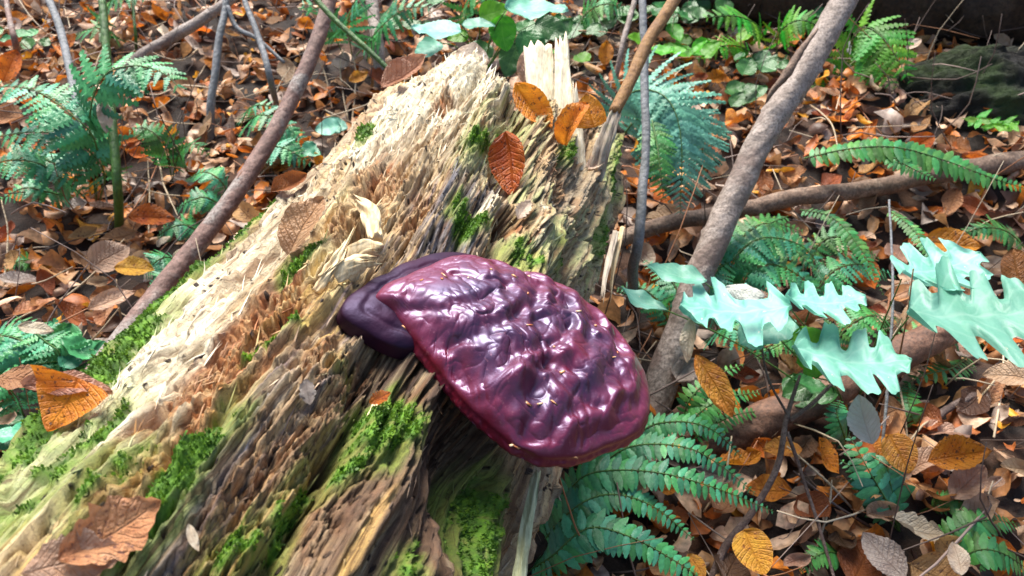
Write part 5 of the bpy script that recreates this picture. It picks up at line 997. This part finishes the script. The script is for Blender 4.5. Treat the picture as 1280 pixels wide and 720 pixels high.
caught("orange leaf hanging point down on the middle of the log", 638, 208, lp(640, 210, .026), -82, .085, 'beech', 'orange', .5, 1.0, -.3, fold=.7, curl=3.4, bend=.9, wav=.025, seed=12, **K)
caught("small brown curled leaf on the log's upper left edge", 362, 232, lp(375, 240, .012), 40, .045, 'beech', 'russet', .8, .7, 0, fold=.6, curl=3.0, bend=1.0, seed=13, **K)
caught("beige leaf standing behind the white splinter", 655, 82, 1.22, 85, .05, 'narrow', 'pink', .2, 1.0, 0, fold=.2, curl=1.0, seed=14, wide=1.5, **K)
caught("small white torn leaf on the log's right broken edge", 745, 205, lp(742, 205, .010), 30, .034, 'torn', 'cream', .7, .8, 0, fold=.4, curl=2.0, seed=15, **K)
caught("tiny bright orange leaf scrap beside the moss under the fungus", 475, 497, lp(475, 497, .008), 30, .016, 'torn', 'orange', .4, 1.0, 0, fold=.3, curl=1.2, seed=16, **K)
caught("small white chip in the dark crack near the log's bottom", 242, 672, lp(242, 672, .006), -70, .016, 'narrow', 'cream', .4, 1.0, 0, fold=.3, curl=1.2, seed=17, **K)
caught("grey papery scrap on the log left of the fungus", 385, 490, lp(385, 490, .004), -80, .018, 'torn', 'lilac', .3, 1.0, 0, fold=.2, curl=.8, seed=18, **K)
caught("pale torn scrap on the log under the orange hanging leaf", 655, 262, lp(655, 262, .01), 60, .026, 'torn', 'cream', .6, .8, 0, fold=.3, curl=1., seed=21, **K)
caught("yellow brown leaf hanging below the lobed leaves beside the sapling", 893, 482, 1.06, -62, .094, 'narrow', 'gold', .1, 1.0, .2, fold=.3, curl=1.2, bend=-.4, seed=22, wide=1.15, **K)
caught("pale yellow curled leaf above the hanging yellow leaf", 862, 425, 1.09, -95, .062, 'narrow', 'cream', .1, 1.0, -.3, fold=.5, curl=2.0, seed=23, **K)
caught("white curled leaf resting on the blue-green lobed leaf", 931, 364, 1.03, -25, .050, 'narrow', 'white', .8, .7, 0, fold=-.2, curl=-2.2, bend=-.4, seed=24, wide=1.6, **K)
caught("upright cream leaf stuck in the ground below the lobed leaves", 1082, 524, 1.06, 108, .066, 'beech', 'white', .1, 1.0, -.2, fold=.5, curl=1.6, seed=25, **K)
caught("yellow leaf standing right of the cream leaf", 1124, 567, 1.13, -70, .058, 'round', 'gold', .3, 1.0, .2, fold=.2, curl=1.2, seed=26, **K)
caught("yellow leaf lying under the thick reddish branch", 978, 562, 1.16, 175, .056, 'beech', 'gold', 1.0, .4, 0, fold=.2, curl=1.2, seed=27, **K)
caught("bright yellow leaf among orange leaves at the bottom", 943, 690, 1.02, -70, .060, 'round', 'gold', .6, 1.0, 0, fold=.2, curl=1.0, seed=28, **K)
caught("small golden leaf at the bottom edge under the fern", 870, 708, 1.00, -60, .035, 'beech', 'gold', .6, 1.0, 0, fold=.2, seed=29, **K)
caught("grey white leaf lying near the bottom right of the stem", 1104, 694, 1.03, 120, .072, 'beech', 'lilac', .7, .8, 0, fold=.3, curl=1.4, seed=30, **K)
caught("pale beige leaf at the bottom left of the dark green fern", 1196, 698, 1.02, 100, .042, 'beech', 'cream', .5, 1.0, 0, fold=.4, curl=1.4, seed=31, **K)
caught("orange tan leaf propped on dark soil right of the yellow leaf", 1198, 572, 1.14, 5, .085, 'beech', 'orange', .6, .9, 0, fold=.5, curl=2.0, bend=.8, seed=32, **K)
caught("pinkish leaf lying below the propped orange tan leaf", 1210, 603, 1.13, 45, .070, 'beech', 'pink', .7, .8, 0, fold=.3, curl=1.6, seed=33, **K)
caught("pale leaf caught in front of the tall green stalk", 129, 146, 1.50, -78, .062, 'narrow', 'cream', .2, 1.0, .2, fold=.4, curl=1.6, seed=34, wide=1.3, **K)
caught("golden yellow leaf lying left of the reddish leaning stem", 168, 336, 1.42, 5, .066, 'beech', 'gold', .9, .7, 0, fold=.3, curl=1.2, seed=35, **K)
caught("large mauve brown leaf left of the golden leaf", 138, 322, 1.46, 40, .075, 'round', 'pink', .6, 1.0, 0, fold=.2, curl=1.0, seed=36, **K)
caught("long pale leaf roll lying near the reddish stem's foot", 140, 375, 1.36, 40, .080, 'narrow', 'pink', .8, .6, 0, fold=.4, curl=4.0, seed=37, wide=1.4, **K)
caught("cream leaf lying on the lower left fern", 45, 411, 1.20, 0, .050, 'narrow', 'cream', .9, .6, 0, fold=.3, curl=2.5, seed=38, wide=1.4, **K)
caught("broad orange leaf right of the tall green stalk", 190, 272, 1.56, 5, .085, 'beech', 'orange', .7, .8, 0, fold=.3, curl=2.0, seed=39, **K)
caught("orange leaf at the upper left edge beside the fern", 12, 82, 1.85, 70, .085, 'beech', 'orange', .4, 1.0, 0, fold=.3, curl=2.0, seed=40, **K)
caught("small yellow leaf right of the reddish stem near the top", 448, 96, 1.72, 30, .045, 'beech', 'gold', .6, 1.0, 0, fold=.3, curl=1.0, seed=41, **K)
caught("orange leaf upright beyond the right of the log's end", 757, 66, 1.6, 85, .050, 'beech', 'orange', .3, 1.0, 0, fold=.3, curl=1.0, seed=42, **K)
caught("orange russet leaf below the thin frond at right", 1190, 305, 1.50, -20, .095, 'beech', 'orange', .7, .8, 0, fold=.3, curl=1.6, seed=43, **K)
caught("brown leaf curled at the right edge above the lobed leaves", 1272, 335, 1.2, 100, .06, 'round', 'russet', .3, 1.0, 0, fold=.3, curl=2.0, seed=44, **K)
caught("round orange leaf under the mossy bank by the branch", 1153, 178, 1.75, 30, .055, 'round', 'orange', .4, 1.0, 0, fold=.3, curl=1.6, seed=45, **K)
caught("pinkish leaf lying right of the lobed leaves on dark soil", 1262, 472, 1.18, 160, .07, 'beech', 'pink', .8, .6, 0, fold=.3, curl=1.6, seed=46, **K)
caught("small white leaf below the dark log at upper right", 1142, 55, 2.0, 30, .045, 'beech', 'cream', .7, .8, 0, fold=.3, curl=1.6, seed=47, **K)

# ------------------------------------------------------------------ the fallen leaves that show largest, each its own
CN = {'tan': 'tan brown', 'pink': 'pale pinkish', 'orange': 'orange', 'russet': 'russet brown', 'gold': 'golden', 'dark': 'dark brown', 'lilac': 'greyish', 'cream': 'cream'}
SHP = [('beech', 'flat oval', dict(fold=.3, curl=1.8, bend=.9, wav=.02, twist=.5)), ('beech', 'curled oval', dict(fold=.5, curl=4.6, bend=1.6, wav=.02, twist=-.9)), ('round', 'rounded', dict(fold=.2, curl=2.0, bend=1.6, twist=.7)), ('torn', 'torn', dict(fold=.4, curl=3.2, bend=-1.6, twist=1.1)), ('oak', 'wavy edged', dict(fold=.3, curl=2.6, bend=1.6, twist=-.8)), ('beech', 'arched', dict(fold=-.3, curl=-3.4, bend=-1.7, wav=.02, twist=.6))]
LAND = [((70, 330), "below the upper left fern"), ((190, 200), "right of the tall green stalk"), ((60, 60), "in the top left corner"), ((240, 110), "under the grey branch at top left"), ((330, 100), "behind the reddish leaning stem"), ((430, 110), "left of the broken log end"), ((200, 320), "beside the reddish leaning stem"), ((100, 400), "by the reddish stem's foot"), ((600, 30), "beyond the broken log end"), ((760, 60), "beyond the white splinter"), ((850, 60), "above the arching fern"), ((920, 170), "left of the leaning sapling"), ((1020, 170), "right of the leaning sapling"), ((1150, 130), "below the dark fallen log"), ((1250, 80), "on the mossy bank"), ((960, 230), "behind the crossing branch"), ((1070, 290), "in front of the crossing branch"), ((1230, 280), "under the crossing branch's right end"), ((850, 400), "beside the sapling's foot"), ((790, 340), "behind the fungus"), ((1050, 580), "below the thick reddish branch"), ((860, 650), "among the lower ferns"), ((980, 650), "near the yellow leaves at bottom"), ((1050, 700), "at the bottom edge"), ((1150, 640), "right of the small rounded fern"), ((1240, 520), "on the dark soil at right"), ((1240, 620), "near the bottom right corner"), ((1180, 470), "below the big lobed leaf"), ((720, 620), "in the shade below the fungus"), ((20, 280), "at the left edge")]
def floor_leaves():
    r = np.random.default_rng(21); done = []; recs = []; tries = 0
    wts = np.array([.22, .24, .20, .16, .04, .04, .04, .06]); names = ['tan', 'pink', 'orange', 'russet', 'gold', 'dark', 'lilac', 'cream']
    poly = np.array([(0, 605), (130, 465), (270, 300), (400, 180), (560, 60), (720, 40), (785, 170), (765, 300), (820, 480), (800, 560), (640, 600), (640, 725), (-200, 725)])
    def inside(x, y):
        c = False; n = len(poly)
        for i in range(n):
            (x1, y1), (x2, y2) = poly[i], poly[(i+1) % n]
            if (y1 > y) != (y2 > y) and x < (x2-x1)*(y-y1)/(y2-y1)+x1: c = not c
        return c
    while len(recs) < 300 and tries < 6000:
        tries += 1; px, py = r.uniform(-15, 1295), r.uniform(25, 730)
        if inside(px, py): continue
        if py < 45 and px > 840: continue
        md = 13+20*(py/720)
        if any((px-a)**2+(py-b)**2 < md**2 for a, b in done): continue
        P = G(px, py, r.uniform(.028, .048))
        if np.linalg.norm(P-CAM) > 3.2: continue
        done.append((px, py)); c = names[r.choice(8, p=wts)]; s = int(r.integers(len(SHP))); kind, word, kw = SHP[s]
        sz = r.uniform(.038, .078); nn = mixn(1, r.uniform(0, .8), r.normal(0, .55), r.normal(0, .45), P)
        me = leaf_mesh(kind, c, nu=7, nv=12 if kind != 'oak' else 26, seed=s+3*int(r.integers(2)), stalk=.14 if r.random() < .4 else 0.0, **kw)
        ob = set_leaf("fallen_leaf", me, P, r.uniform(0, 360), nn, sz, None, r.uniform(.85, 1.15))
        k = min(LAND, key=lambda q: (q[0][0]-px)**2+(q[0][1]-py)**2)[1]
        recs.append((ob, px, py, (word, CN[c], k)))
    by = {}
    for q in recs: by.setdefault(q[3], []).append(q)
    ordn = ["leftmost", "second from left", "third from left", "fourth from left", "fifth from left", "sixth from left"]
    for (word, c, k), L in by.items():
        L.sort(key=lambda q: q[1])
        for i, q in enumerate(L):
            lab = f"{word} {c} fallen leaf {k}" + (f", {ordn[min(i, 5)]}" if len(L) > 1 else "")
            meta(q[0], lab, "leaf", "fallen leaves on the forest floor")
floor_leaves()
